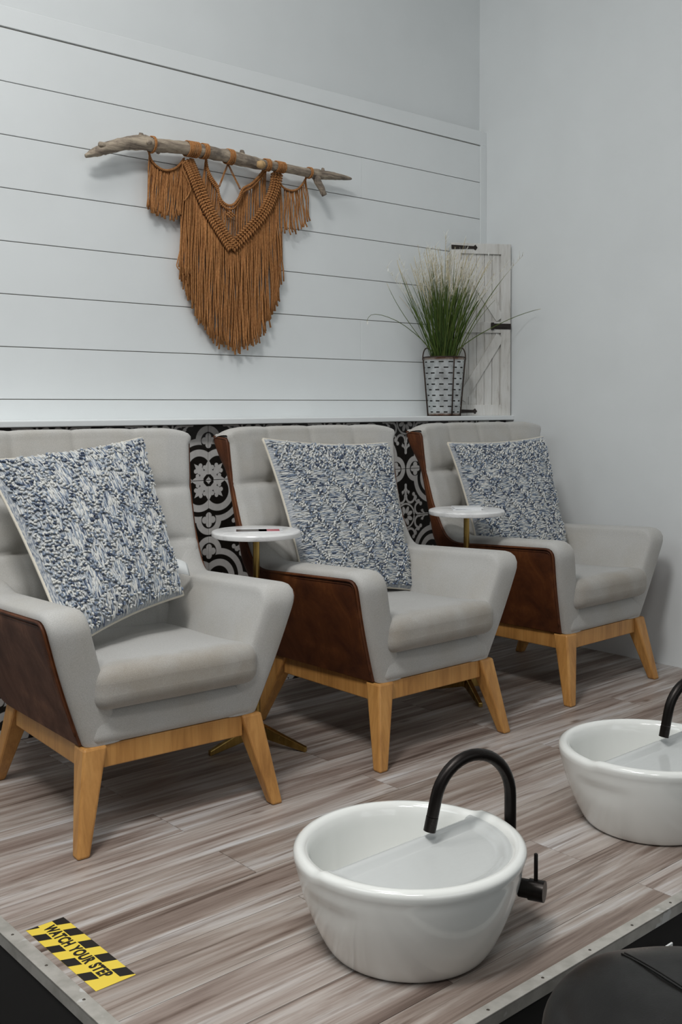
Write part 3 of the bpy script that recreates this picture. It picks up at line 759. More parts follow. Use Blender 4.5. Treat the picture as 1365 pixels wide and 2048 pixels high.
# ------------------------------------------------------------------ pedicure bowls
def bowl(cx, cy, label, seed=0):
    root = empty('pedicure_bowl', (cx, cy, 0)); R = 0.223; H = 0.186; n = 96
    prof_o = [(0.0, 0.002), (0.140, 0.0), (0.152, 0.002), (0.160, 0.009), (0.172, 0.030), (0.190, 0.070), (0.206, 0.115), (0.216, 0.155), (0.2205, 0.176)]
    po = spline([Vector((a, b_)) for a, b_ in prof_o[1:]], 26); po = [Vector((0, 0.002))] + po
    rim = [(0.2222, 0.186), (0.2205, 0.193), (0.214, 0.198), (0.206, 0.199), (0.199, 0.196), (0.194, 0.189), (0.190, 0.176)]
    inn = [(0.184, 0.140), (0.172, 0.095), (0.150, 0.058), (0.115, 0.040), (0.06, 0.034), (0.0, 0.033)]
    prof = po + [Vector(p) for p in rim] + spline([Vector(rim[-1])] + [Vector(p) for p in inn], 18)[1:]
    m = MB(); rows = []
    for p in prof:
        row = []
        for j in range(n):
            a = 2 * math.pi * j / n; x, y = math.cos(a), math.sin(a)
            fr = sst((-y + 0.10) / 0.09)              # front half carries the raised tray rim
            dz = 0.007 * fr * sst((p.y - 0.15) / 0.04)
            r = p.x + 0.003 * fr * sst((p.y - 0.17) / 0.02) * (1 if p.x > 0.19 else 0)
            # finger groove under the rim on both sides
            gside = math.exp(-((abs(a - math.pi) - 0.0) / 0.30) ** 4) if x < 0 else math.exp(-((min(a, 2 * math.pi - a)) / 0.30) ** 4)
            if p.x > 0.2 and p.y < 0.18: r -= 0.0035 * gside * sst((0.150 - p.y) / 0.006) * sst((p.y - 0.085) / 0.05)
            r *= 1.04; row.append((r * x, r * y, p.y + dz))
        rows.append(row)
    m.grid(rows, closed_u=True); m.build('basin', M['ceramic'], root, smooth=True)
    # shallow tray filling the front half, with a raised bar along its straight edge
    m = MB(); rows = []; NXX, NYY = 60, 30
    y_edge = 0.018; RI = 0.206
    for i in range(NYY + 1):
        row = []
        for j in range(NXX + 1):
            s_ = j / NXX * 2 - 1
            y = lerp(y_edge, -RI, (i / NYY))
            hx = math.sqrt(max(0, RI * RI - y * y)); x = s_ * hx
            rr = math.hypot(x, y)
            z = 0.182 + max(0.013 * math.exp(-((y - y_edge + 0.013) / 0.0125) ** 4), 0.013 * sst((rr - 0.172) / 0.026))
            row.append((x, y, z))
        rows.append(row)
    m.grid(rows)
    rows = []
    for (dy, z) in ((0.0, 0.1835 + 0.0045), (0.003, 0.186), (0.006, 0.172), (0.006, 0.10), (0.010, 0.045)):
        y = y_edge + dy; hx = math.sqrt(RI * RI - y_edge ** 2) * (0.955 if z > 0.17 else 0.90 if z > 0.09 else 0.6); rows.append([(lerp(-hx, hx, j / NXX), y, z) for j in range(NXX + 1)])
    m.grid(rows); tr = m.build('foot_tray', M['tray'], root, smooth=True); tr['label'] = 'shallow glossy tray over half the bowl'
    tag(root, label, 'foot bath', 'white round pedicure bowls')
    # gooseneck faucet fixed to the outside of the bowl
    f = Vector((0.246, -0.058, 0)); e = Vector((-0.180, 0.048, 0)); rad = 0.0125; hd = e.normalized(); Rr = e.length / 2
    pts = [f * 0.80 + Vector((0, 0, 0.118)), f * 0.93 + Vector((0, 0, 0.122)), f * 0.985 + Vector((0, 0, 0.134)), f + Vector((0, 0, 0.16)), f + Vector((0, 0, 0.20)), f + Vector((0, 0, 0.250))]
    for k in range(1, 19):
        a = math.pi * k / 18 * 0.93; q = f + hd * (Rr - Rr * math.cos(a)); pts.append(Vector((q.x, q.y, 0.250 + Rr * 1.06 * math.sin(a))))
    dirn = (pts[-1] - pts[-2]).normalized(); dirn = (dirn + Vector((0, 0, -0.2))).normalized(); q2 = pts[-1] + dirn * 0.035; pts.append(q2)
    m = MB(); m.tube(pts, rad, 20); sp_ = m.build('faucet_spout', M['bronze'], root, autosm=0.6); sp_['label'] = 'dark bronze gooseneck faucet spout'
    m = MB(); m.tube([q2 + dirn * 0.0012, q2 + dirn * 0.030], 0.0128, 20); m.build('aerator', M['bronze'], sp_, autosm=0.6)
    vd = Vector((0.45, -1, 0)).normalized(); vo = Vector((0.188, -0.095, 0.088))
    m = MB(); m.tube([vo, vo + vd * 0.030], 0.0145, 20); m.tube([vo + vd * 0.028, vo + vd * 0.048], 0.0185, 24); m.tube([vo + vd * 0.0485, vo + vd * 0.080], 0.0210, 24); v_ = m.build('faucet_valve', M['bronze'], root, autosm=0.6); v_['label'] = 'dark bronze mixer valve'
    m = MB(); lb = vo + vd * 0.062; m.tube([lb + Vector((0, 0, 0.018)), lb + Vector((0, 0, 0.074)), lb + Vector((0, 0, 0.0755))], [0.0042, 0.0040, 0.003], 12); m.build('lever', M['bronze'], v_, autosm=0.6)
    return root
bowl(-2.362, -1.838, 'white ceramic pedicure bowl nearer the yellow floor sticker')
bowl(-1.472, -1.827, 'white ceramic pedicure bowl farther from the yellow floor sticker')

# ------------------------------------------------------------------ sticker
def sticker():
    L, Wd = 0.294, 0.083
    root = empty('floor_sticker', (-2.9225, -1.2945, 0.0003), 0.006)   # local x = width (+x), local -y = length
    m = MB(); m.box(0, Wd, -L, 0, 0, 0.0005); m.build('yellow_sheet', M['yellow'], root)
    def quad(pts):
        m = MB(); z0, z1 = 0.0005, 0.0008
        m.hexa([(w_ * Wd, -l * L, z0) for w_, l in pts][::1], [(w_ * Wd, -l * L, z1) for w_, l in pts]); return m.build('black_stripe', M['black'], root)
    for a, b_ in ((0.0, 0.11), (0.20, 0.31), (0.415, 0.53), (0.645, 0.76), (0.877, 0.988)):
        quad([(0.69, max(0, a - 0.035)), (0.69, b_ - 0.035), (1.0, b_), (1.0, a)])
    for a, b_ in ((0.1, 0.195), (0.3, 0.40), (0.52, 0.625), (0.745, 0.85)):
        quad([(0.0, a), (0.0, b_), (0.30, b_ + 0.035), (0.30, a + 0.035)])
    quad([(0.0, 0.0), (0.02, 0.004), (0.31, 0.030), (0.31, 0.0)])
    cu = bpy.data.curves.new('lettering', 'FONT'); cu.body = 'WATCH YOUR STEP'; cu.size = 0.0335; cu.align_x = 'CENTER'; cu.offset = 0.0015; cu.extrude = 0.0; cu.space_character = 1.10; cu.space_word = 1.35
    to = bpy.data.objects.new('tmp_text', cu); COL.objects.link(to); bpy.context.view_layer.update()
    me = bpy.data.meshes.new_from_object(to.evaluated_get(bpy.context.evaluated_depsgraph_get())); me.name = 'lettering'
    bpy.data.objects.remove(to); me.materials.clear(); me.materials.append(M['black'])
    xs = [v.co.x for v in me.vertices]; sc = 0.845 * L / (max(xs) - min(xs)); ys = [v.co.y for v in me.vertices]; yc = (max(ys) + min(ys)) / 2; xc = (max(xs) + min(xs)) / 2
    for v in me.vertices:
        x, y = (v.co.x - xc) * sc, (v.co.y - yc) * 1.0
        v.co = Vector((0.500 * Wd + y, -0.475 * L - x, 0.0010))
    o = bpy.data.objects.new('lettering', me); COL.objects.link(o); o.parent = root
    return tag(root, 'yellow and black striped floor sticker reading WATCH YOUR STEP', 'sticker')
sticker()

# ------------------------------------------------------------------ macrame on driftwood
def macrame():
    YB = -0.055; YM = -0.030
    c0 = at_y(470, 330, YB); root = empty('macrame_wall_hanging', (c0.x, 0.0, 1.28))
    O = Vector(root.location)
    W_ = lambda px, py, y=YM: at_y(px, py, y) - O
    pm = lambda py_x: 2067.08 / ((at_y(py_x, 330, YB) - CAM).dot(FWD))      # pixels per metre there
    # branch
    ctr = [(171, 312, 7), (188, 305, 17), (222, 294, 24), (258, 286, 27), (290, 286, 30), (305, 289.5, 28), (348, 293.5, 26), (386, 299, 26), (426, 306, 25), (481, 319, 25), (515, 327.5, 22), (541, 331, 19), (575, 337, 17), (617, 345.5, 18), (640, 349, 19), (660, 351, 16), (682, 354, 12), (700, 357, 6), (704, 358, 2)]
    pts = spline([Vector((x, y, w_)) for x, y, w_ in ctr], 110); m = MB(); rows = []
    NR = 18
    P3d = [W_(p.x, p.y, YB) for p in pts]
    for i, p in enumerate(pts):
        r = p.z / 2 / pm(p.x); t = (P3d[min(i + 1, 109)] - P3d[max(i - 1, 0)]).normalized(); u = t.cross(Vector((0, 1, 0))).normalized(); v = t.cross(u)
        row = []
        for j in range(NR):
            a = 2 * math.pi * j / NR; q = P3d[i] + (u * math.cos(a) + v * math.sin(a)) * r
            k = 1 + 0.16 * noise.noise(Vector((P3d[i].x * 22, math.cos(a) * 1.2, math.sin(a) * 1.2))) + 0.10 * noise.noise(Vector((P3d[i].x * 60, math.cos(a) * 3, math.sin(a) * 3)))
            if p.x < 215: k *= 1 + 0.35 * noise.noise(Vector((P3d[i].x * 50, math.cos(a) * 1.7, math.sin(a) * 1.7 + 4)))
            row.append(P3d[i] + (q - P3d[i]) * k)
        rows.append(row)
    m.grid(rows, closed_u=True); m.f.append(tuple(range(NR))); m.m.append(0); b0 = 109 * NR; m.f.append(tuple(b0 + j for j in range(NR))); m.m.append(0)
    br = m.build('driftwood_branch', M['bark'], root, smooth=True)
    def stub(name, a, b_, r0, r1, ya=YB, yb=YB, mt='bark'):
        s_ = MB(); A_, B_ = W_(*a, ya), W_(*b_, yb); k = 6
        s_.tube([A_.lerp(B_, i / k) + Vector((0.002 * math.sin(i * 2), 0, 0)) for i in range(k + 1)], [lerp(r0, r1, i / k) / pm(a[0]) for i in range(k + 1)], 12); return s_.build(name, M[mt], br, smooth=True)
    stub('twig', (630, 350), (650, 391), 8.5, 5.5, YB, YB - 0.02)
    stub('knot', (281, 282), (283, 266), 10, 4, YB, YB - 0.005)
    stub('knot', (483, 315), (485, 301), 8, 4)
    stub('knot', (644, 348), (647, 337), 5, 3)
    stub('knot', (300, 288), (298, 284), 7, 5, YB, YB - 0.034)
    stub('knot', (318, 300), (316, 307), 5, 3)
    stub('knot', (225, 296), (200, 288), 9, 5, YB, YB - 0.015)
    stub('cut_end', (524, 329), (520, 329), 8, 7.5, YB - 0.012, YB - 0.028, 'cutwood')
    # cord wraps
    for (x, w_) in ((305.5, 5), (384, 21), (412, 11), (456, 12), (535, 11), (561, 17), (618, 6)):
        s_ = MB(); best = min(range(110), key=lambda i: abs(pts[i].x - x)); n_ = max(2, int(round(w_ / 2.6)))
        tdir = (P3d[min(best + 2, 109)] - P3d[max(best - 2, 0)]).normalized(); r = pts[best].z / 2 / pm(x) * 1.07 + 0.0018
        u = tdir.cross(Vector((0, 1, 0))).normalized(); v = tdir.cross(u); hw = w_ / 2 / pm(x) / 0.76
        for k in range(n_):
            c = P3d[best] + tdir * lerp(-hw, hw, (k + 0.5) / n_)
            s_.tube([c + (u * math.cos(a) + v * math.sin(a)) * r + tdir * (0.002 * math.sin(a + k)) for a in [2 * math.pi * j / 20 for j in range(21)]], 0.0026, 6, cap=False)
        s_.build('cord_wrap', M['cord'], root, smooth=True)
    rg = random.Random(11)
    R0 = 0.0026
    def strand(s_, x0, y0, x1, y1, y=YM, wig=1.2, r=R0, flare=True):
        k = 9; ph = rg.uniform(0, 6.28); fq = rg.uniform(0.6, 1.6); pts_ = []
        yo = rg.uniform(-0.007, 0.007)
        for i in range(k + 1):
            t = i / k; xx = lerp(x0, x1, t) + wig * math.sin(ph + t * 6.28 * fq) * min(1, t * 3); yy = lerp(y0, y1, t)
            pts_.append(W_(xx, yy, y + yo * min(1, 3 * t) + 0.0025 * math.sin(ph + 5 * t)))
        rr = [r * (1 + 0.12 * math.sin(i * 2 + ph)) for i in range(k + 1)]
        if flare:
            rr[-1] *= 1.35; rr[-2] *= 1.1; pts_[-1] = pts_[-1] + Vector((rg.uniform(-0.005, 0.005), rg.uniform(-0.006, 0.002), rg.uniform(-0.002, 0.004)))
        s_.tube(pts_, rr, 5)
    def interp(tab, x):
        if x <= tab[0][0]: return tab[0][1]
        for (a, b_), (c, d) in zip(tab, tab[1:]):
            if x <= c: return lerp(b_, d, (x - a) / (c - a))
        return tab[-1][1]
    def cordcurve(name, tab, r=0.004, n=40, y=YM - 0.006, knots=True):
        s_ = MB(); sp_ = spline([Vector(p) for p in tab], n); c = [W_(p.x, p.y, y) for p in sp_]
        s_.tube(c, r * 0.9, 8)
        if knots:
            tot = sum((c[i + 1] - c[i]).length for i in range(n - 1)); kn = int(tot / (r * 1.7)); cc = resample(c, max(3, kn))
            for i in range(1, len(cc) - 1):
                t = (cc[i + 1] - cc[i - 1]).normalized(); u = t.cross(Vector((0, 1, 0))).normalized()
                s_.tube([cc[i] - u * r * 1.1 + Vector((0, 0.001, 0)), cc[i] + Vector((0, -r * 1.0, 0)), cc[i] + u * r * 1.1 + Vector((0, 0.001, 0))], [r * 0.6, r * 0.8, r * 0.6], 6)
        return s_.build(name, M['cord'], root, smooth=True)
    def fringe(name, top, bot, n, y=YM, x0=None, x1=None, wig=1.0, jit=6, keep=1.0, xshift=0.0):
        s_ = MB(); x0 = top[0][0] if x0 is None else x0; x1 = top[-1][0] if x1 is None else x1
        for i in range(n):
            x = lerp(x0, x1, (i + 0.5) / n) + rg.uniform(-0.8, 0.8)
            if rg.random() > keep: continue
            xb = lerp(bot[0][0], bot[-1][0], (x - x0) / (x1 - x0)); strand(s_, x, interp(top, x), xb + rg.uniform(-2, 2), interp(bot, xb) + rg.uniform(-jit, jit), y, wig)
        o = s_.build(name, M['cord'], root, smooth=True); o['kind'] = 'stuff'; return o
    # two small swags
    tl = [(298, 305), (302, 318), (310, 329), (322, 338), (335, 341), (348, 338), (359, 330), (369, 316)]
    cordcurve('swag_cord', tl, 0.0036)
    fringe('fringe', tl, [(293, 415), (305, 424), (330, 434), (345, 438), (362, 430)], 40, x0=298, x1=369, wig=1.2, jit=5)
    tr_ = [(560, 366), (566, 374), (574, 379), (584, 381.5), (595, 379), (605, 369), (613, 355)]
    cordcurve('swag_cord', tr_, 0.0036)
    fringe('fringe', tr_, [(562, 462), (583, 466), (600, 460), (612, 450), (621, 441)], 22, x0=560, x1=613, wig=1.5, jit=6, keep=0.92)
    # inner piece
    W1 = [(412, 317), (416, 338), (424, 356), (435, 372), (438, 388), (444, 402), (456, 411), (468, 409), (478, 396), (483, 383), (488, 376), (503, 368), (518, 353), (533, 334)]
    cordcurve('swag_cord', W1, 0.0042, 60); cordcurve('swag_cord', [(p[0], p[1] + 7) for p in W1], 0.0040, 60, YM - 0.004)
    V_up = [(376, 322), (392, 352), (404, 385), (420, 418), (440, 450), (466, 480), (492, 462), (512, 438), (530, 412), (541, 385), (553, 350)]
    fringe('fringe', W1, [(404, 420), (420, 448), (440, 476), (466, 500), (495, 478), (512, 450), (532, 425)], 52, YM + 0.008, wig=0.5, jit=2, keep=0.9)
    s_ = MB()
    for i in range(9): strand(s_, 411 - 0.3 * i, 320 + 3 * i, 409 - 1.5 * i, 400, YM + 0.010, 0.3)
    o = s_.build('fringe', M['cord'], root, smooth=True); o['kind'] = 'stuff'
    s_ = MB()
    for dx in (0, 2.2):
        strand(s_, 455 + dx, 328, 437 + dx, 374, YM, 0.2, 0.0019, False); strand(s_, 455 + dx, 328, 480 + dx, 379, YM, 0.2, 0.0019, False)
    s_.build('hanging_cord', M['cord'], root, smooth=True)
    s_ = MB()
    for (dx, dy) in ((0, 0), (-6, 6), (6, 6), (0, 12), (-3, 3), (3, 3), (-3, 9), (3, 9), (0, 6)):
        c = W_(461 + dx, 424 + dy, YM - 0.006); s_.tube([c + Vector((-0.008, 0, 0.004)), c + Vector((0, -0.004, 0)), c + Vector((0.008, 0, -0.004))], [0.002, 0.004, 0.002], 6)
    s_.build('diamond_knot', M['cord'], root, smooth=True)
    # knotted V bands
    def band(tab, width, nk):
        s_ = MB(); sp_ = spline([Vector(p) for p in tab], nk)
        for i, p in enumerate(sp_):
            q = sp_[min(i + 1, nk - 1)] - sp_[max(i - 1, 0)]; q = Vector((q.x, q.y)).normalized(); nn = Vector((-q.y, q.x))
            for lane in (-1, -0.36, 0.36, 1):
                cx_, cy_ = p.x + nn.x * lane * width / 2 * 0.78, p.y + nn.y * lane * width / 2 * 0.78
                sg = 1 if lane > 0 else -1
                a = W_(cx_ - q.x * 2.6 - nn.x * 3.4 * sg, cy_ - q.y * 2.6 - nn.y * 3.4 * sg, YM - 0.009); b_ = W_(cx_, cy_, YM - 0.016); c = W_(cx_ + q.x * 2.6 + nn.x * 3.4 * sg, cy_ + q.y * 2.6 + nn.y * 3.4 * sg, YM - 0.009)
                s_.tube([a, b_, c], [0.0034, 0.0044, 0.0034], 7)
        s_.tube([W_(p.x, p.y, YM + 0.004) for p in sp_], width / 3.0 / 460, 8)
        return s_.build('knotted_band', M['cord'], root, smooth=True)
    VL = [(376, 322), (386, 345), (397, 374), (411, 407), (428, 438), (446, 467), (464, 494)]
    VR = [(554, 348), (550, 375), (541, 400), (528, 424), (510, 448), (488, 471), (464, 494)]
    band(VL, 21, 36); band(VR, 21, 32)
    Vlow = [(366, 322), (378, 350), (390, 390), (405, 425), (425, 455), (446, 484), (464, 500), (484, 484), (505, 462), (525, 436), (545, 405), (560, 360)]
    bot = [(359, 535), (364, 556), (374, 592), (392, 628), (410, 656), (428, 680), (450, 692), (474, 699), (492, 693), (508, 684), (522, 672), (536, 648), (548, 622), (558, 592), (565, 560), (567, 535)]
    fringe('fringe', Vlow, bot, 100, YM, wig=1.9, jit=12, xshift=0)
    fringe('fringe', Vlow, bot, 84, YM + 0.012, wig=1.0, jit=9, keep=0.94)
    s_ = MB()
    for i in range(9): strand(s_, 368 + 1.6 * i, 322 + 2 * i, 361 + 2.4 * i, 530 + 5 * i + rg.uniform(-18, 18), YM - 0.006, 1.8)
    o = s_.build('fringe', M['cord'], root, smooth=True); o['kind'] = 'stuff'
    s_ = MB(); s_.tube([W_(x, y, YM - 0.012) for x, y in [(p.x, p.y) for p in spline([Vector(q) for q in ((365, 322), (366, 340), (376, 362), (381, 378), (376, 392), (368, 402))], 20)]], 0.0026, 6); s_.build('loose_cord', M['cord'], root, smooth=True)
    s_ = MB(); s_.tube([W_(p.x, p.y, YM) for p in spline([Vector(q) for q in ((363, 490), (356, 520), (354, 532), (360, 540), (368, 540))], 16)], 0.0022, 6); s_.build('loose_cord', M['cord'], root, smooth=True)
    return tag(root, 'rust coloured macrame wall hanging on a driftwood branch', 'wall hanging')
macrame()

# ------------------------------------------------------------------ rustic barn door panel in the corner
def barn_door():
    A = Vector((-0.262, -0.014)); Bq = Vector((-0.010, -0.158)); Lg = (Bq - A).length; ang = math.atan2(Bq.y - A.y, Bq.x - A.x)
    root = empty('barn_door_panel', (A.x, A.y, 1.0267), ang); Wd = Lg; H = 0.797
    # local: x across, -y to the viewer, z up
    sw = 0.047
    nb = 7; 
    for k in range(nb):
        x0, x1 = lerp(0.012, Wd - 0.012, k / nb), lerp(0.012, Wd - 0.012, (k + 1) / nb); m = MB(); m.box(x0 + 0.0008, x1 - 0.0008, 0.0, 0.009, 0.01, H - 0.01); m.build('plank', M['whitewash'], root, bevel=0.001)
    def bar(n_, x0, x1, z0, z1, y0=-0.010): m = MB(); m.box(x0, x1, y0, 0.0002, z0, z1); return m.build(n_, M['whitewash'], root, bevel=0.0012)
    bar('stile', 0, sw, 0, H); bar('stile', Wd - sw, Wd, 0, H)
    bar('rail', sw, Wd - sw, 0, 0.05); bar('rail', sw, Wd - sw, H - 0.048, H); bar('rail', sw, Wd - sw, 0.385, 0.435)
    def brace(x0, z0, x1, z1):
        d = Vector((x1 - x0, z1 - z0)).normalized(); n = Vector((-d.y, d.x)) * 0.022; m = MB()
        q = [(x0 - n.x, z0 - n.y), (x1 - n.x, z1 - n.y), (x1 + n.x, z1 + n.y), (x0 + n.x, z0 + n.y)]
        m.add([(a, -0.009, b_) for a, b_ in q] + [(a, 0.0002, b_) for a, b_ in q], [(0, 1, 2, 3), (7, 6, 5, 4)] + [(i, i + 4, (i + 1) % 4 + 4, (i + 1) % 4) for i in range(4)]); m.build('brace', M['whitewash'], root)
    brace(sw + 0.004, H - 0.075, Wd - sw - 0.004, 0.45); brace(Wd - sw - 0.004, 0.37, sw + 0.004, 0.075)
    def strap(z):
        m = MB(); y0, y1 = -0.0125, -0.010
        q = [(0.0, z - 0.010), (0.10, z - 0.0065), (0.108, z - 0.0065), (0.116, z - 0.013), (0.126, z), (0.116, z + 0.013), (0.108, z + 0.0065), (0.10, z + 0.0065), (0.0, z + 0.010)]; n = len(q)
        m.add([(a, y0, b_) for a, b_ in q] + [(a, y1, b_) for a, b_ in q], [tuple(range(n)), tuple(range(2 * n - 1, n - 1, -1))] + [(i, i + n, (i + 1) % n + n, (i + 1) % n) for i in range(n)]); m.build('strap_hinge', M['iron'], root)
    strap(H - 0.020); strap(0.020)
    m = MB(); m.box(Wd - 0.098, Wd, -0.0135, -0.010, 0.402, 0.428); m.box(Wd - 0.098, Wd - 0.085, -0.020, -0.0135, 0.398, 0.432); m.box(Wd - 0.075, Wd - 0.02, -0.017, -0.0135, 0.408, 0.422); m.build('latch', M['iron'], root, bevel=0.001)
    return tag(root, 'whitewashed barn door panel with black strap hinges on the ledge', 'decor panel')
barn_door()

# ------------------------------------------------------------------ olive bucket and grass
PB = (-0.395, -0.098, 1.0267)
def bucket():
    root = empty('olive_bucket', PB); H = 0.262; r0, r1 = 0.070, 0.092; NA = 104; rows = []; zs = [0.0, 0.004]
    nr = 10; slot_rows = []
    for k in range(nr):
        zc = 0.018 + (H - 0.040) * k / (nr - 1); zs += [zc - 0.0026, zc + 0.0026]; slot_rows.append(len(zs) - 2)
    zs += [H - 0.005, H]
    rad = lambda z: lerp(r0, r1, z / H)
    m = MB(); vs_ = [(rad(z) * math.cos(2 * math.pi * j / NA), rad(z) * math.sin(2 * math.pi * j / NA), z) for z in zs for j in range(NA)]
    fs = []
    for i in range(len(zs) - 1):
        for j in range(NA):
            if i in slot_rows:
                ph = (j + (4 if slot_rows.index(i) % 2 else 0)) % 8
                if ph < 4: continue
            fs.append((i * NA + j, i * NA + (j + 1) % NA, (i + 1) * NA + (j + 1) % NA, (i + 1) * NA + j))
    m.add(vs_, fs); o = m.build('bucket_body', M['galv'], root, smooth=True)
    m = MB(); m.lathe([(0, 0.006), (r0 - 0.006, 0.006), (r1 - 0.008, H - 0.02), (0, H - 0.02)], 40); m.build('liner', M['iron'], root, smooth=False)
    for z, r in ((H, r1), (0.002, r0)):
        m = MB(); m.tube([(r * math.cos(a), r * math.sin(a), z) for a in [2 * math.pi * j / 48 for j in range(49)]], 0.0028, 8, cap=False); m.build('rim_wire', M['rust'], root, smooth=True)
    va = math.atan2(CAM.y - PB[1], CAM.x - PB[0])      # direction towards the room
    for a in (va + 1.45, va - 1.45):
        # loop handle standing above the rim, wires running down the side
        d = Vector((math.cos(a), math.sin(a), 0)); inn = Vector((-d.y, d.x, 0)); pts = []
        tang = inn
        for k in range(15):
            t = math.pi * k / 14; pts.append(d * (r1 + 0.004 - 0.026 * (1 - math.cos(t)) / 2 * 1.5) + tang * 0.0 + Vector((0, 0, H - 0.01 + 0.052 * math.sin(t) ** 0.8)))
        pts = [d * (r1 + 0.004 - 0.012) + Vector((0, 0, H - 0.04))] if False else pts
        down = [d * (rad(z) + 0.003) + Vector((0, 0, z)) for z in (0.0, 0.08, 0.16, H - 0.012)]
        m = MB(); m.tube(down + pts, 0.0028, 8); m.build('handle', M['rust'], root, smooth=True)
    a = va + 0.50; d = Vector((math.cos(a), math.sin(a), 0)); m = MB(); m.tube([d * (rad(z) + 0.002) + Vector((0, 0, z)) for z in (0.0, 0.08, 0.16, H)], 0.0026, 8); m.build('handle', M['rust'], root, smooth=True)
    return tag(root, 'galvanised olive bucket with slots and wire handles on the ledge', 'bucket')
bucket()
def grass():
    root = empty('ornamental_grass', (PB[0], PB[1], PB[2] + 0.242)); rg = random.Random(5); verts, faces, cols = [], [], []
    right = Vector((RGT.x, RGT.y, 0)).normalized(); toward = Vector((-FWD.x, -FWD.y, 0)).normalized()
    def blade(p0, p1, p2, w0, green, tipcol, tip_from, n=9):
        b0 = len(verts)
        side = (p2 - p0).cross(toward)
        side = side.normalized() if side.length > 1e-6 else right
        for i in range(n + 1):
            t = i / n; p = p0 * (1 - t) ** 2 + p1 * 2 * t * (1 - t) + p2 * t * t
            w_ = w0 * (1 - 0.65 * t); f = sst((t - tip_from) / 0.16)
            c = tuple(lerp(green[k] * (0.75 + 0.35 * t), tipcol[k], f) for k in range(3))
            fold_ = side.cross((p2 - p0)).normalized() * w_ * 0.35
            verts.extend([tuple(p - side * w_), tuple(p + fold_), tuple(p + side * w_)]); cols.extend([c] * 3)
        for i in range(n):
            for k in (0, 1): faces.append((b0 + i * 3 + k, b0 + i * 3 + k + 1, b0 + (i + 1) * 3 + k + 1, b0 + (i + 1) * 3 + k))
    def lim(p):   # stay in front of the boards and the panel
        y = min(p.y, -PB[1] - 0.012); 
        # panel line
        q = Vector((p.x + PB[0], p.y + PB[1])); A = Vector((-0.262, -0.014)); B_ = Vector((-0.010, -0.158)); d = (B_ - A).normalized(); n = Vector((d.y, -d.x))
        s_ = (q - A).dot(n); 
        if s_ < 0.03 and q.x > -0.29: q = q + n * (0.03 - s_)
        q.y = min(q.y, -0.015); q.x = min(q.x, -0.012)
        return Vector((q.x - PB[0], q.y - PB[1], p.z))
    tan = (0.60, 0.52, 0.34); white = (0.78, 0.77, 0.70)
    for i in range(240):
        a = rg.gauss(0, 0.25); dep = rg.gauss(0.12, 0.22); h = rg.uniform(0.30, 0.52) * (1 - 0.10 * abs(a)); r = 0.045 * math.sqrt(rg.random()); th = rg.uniform(0, 6.28)
        p0 = Vector((math.cos(th) * r, math.sin(th) * r, 0)) + right * (a * 0.03)
        dirn = right * math.sin(a) + toward * math.sin(dep)
        p2 = lim(p0 + dirn * h + Vector((0, 0, h * math.cos(a))))
        p1 = lim(p0 + dirn * h * 0.42 + Vector((0, 0, h * 0.55)))
        g = rg.choice([(0.060, 0.105, 0.018), (0.085, 0.135, 0.026), (0.045, 0.080, 0.018), (0.11, 0.15, 0.035)])
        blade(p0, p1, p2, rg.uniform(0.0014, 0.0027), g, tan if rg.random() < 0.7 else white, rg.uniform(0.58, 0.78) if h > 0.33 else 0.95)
        if h > 0.36 and rg.random() < 0.75:      # fine feathery seed hairs at the tips
            for k in range(7):
                q0 = p0 * 0.04 + p2 * 0.96 if k else p2; t = rg.uniform(0.72, 1.0); q0 = p0 * (1 - t) ** 2 + p1 * 2 * t * (1 - t) + p2 * t * t
                q2 = lim(q0 + Vector((rg.uniform(-0.022, 0.022), rg.uniform(-0.02, 0.006), rg.uniform(0.008, 0.040))))
                blade(q0, (q0 + q2) / 2 + Vector((0, 0, 0.006)), q2, 0.0009, tan, white, 0.2, 3)
    # long arching stems
    def arch(pix, w0=0.0017, tf=0.8, out=0.0):
        w3 = [at_y(px, py, PB[1] - 0.02 - out * (i / (len(pix) - 1)) ** 1.3) - Vector(root.location) for i, (px, py) in enumerate(pix)]
        q = spline(w3, 14); b0 = len(verts)
        for i, p in enumerate(q):
            t = i / 13; d = (q[min(i + 1, 13)] - q[max(i - 1, 0)]).normalized(); s_ = d.cross(toward).normalized(); w_ = w0 * (1 - 0.6 * t); f = sst((t - tf) / 0.15); c = tuple(lerp((0.09, 0.125, 0.03)[k], tan[k], f) for k in range(3))
            verts.extend([tuple(p - s_ * w_), tuple(p + toward * w_ * 0.4), tuple(p + s_ * w_)]); cols.extend([c] * 3)
        for i in range(13):
            for k in (0, 1): faces.append((b0 + i * 3 + k, b0 + i * 3 + k + 1, b0 + (i + 1) * 3 + k + 1, b0 + (i + 1) * 3 + k))
    arch([(866, 705), (845, 680), (805, 648), (770, 632), (745, 629), (735, 640), (736, 650)])
    arch([(862, 700), (838, 672), (805, 625), (785, 590), (774, 566)]); arch([(868, 700), (840, 640), (822, 600), (800, 540), (795, 520)], 0.0024, 0.62)
    arch([(915, 700), (945, 678), (985, 655), (1030, 634), (1065, 622), (1082, 618)], 0.0022, 0.85, 0.26); arch([(905, 695), (935, 640), (958, 600), (980, 575)], 0.0018, 0.6)
    arch([(897, 700), (888, 670), (890, 648), (898, 641), (903, 643), (903, 652)], 0.0016, 0.55); arch([(880, 640), (868, 600), (850, 582), (833, 574)], 0.0013, 0.3); arch([(905, 600), (897, 575), (885, 562), (868, 562)], 0.0013, 0.3)
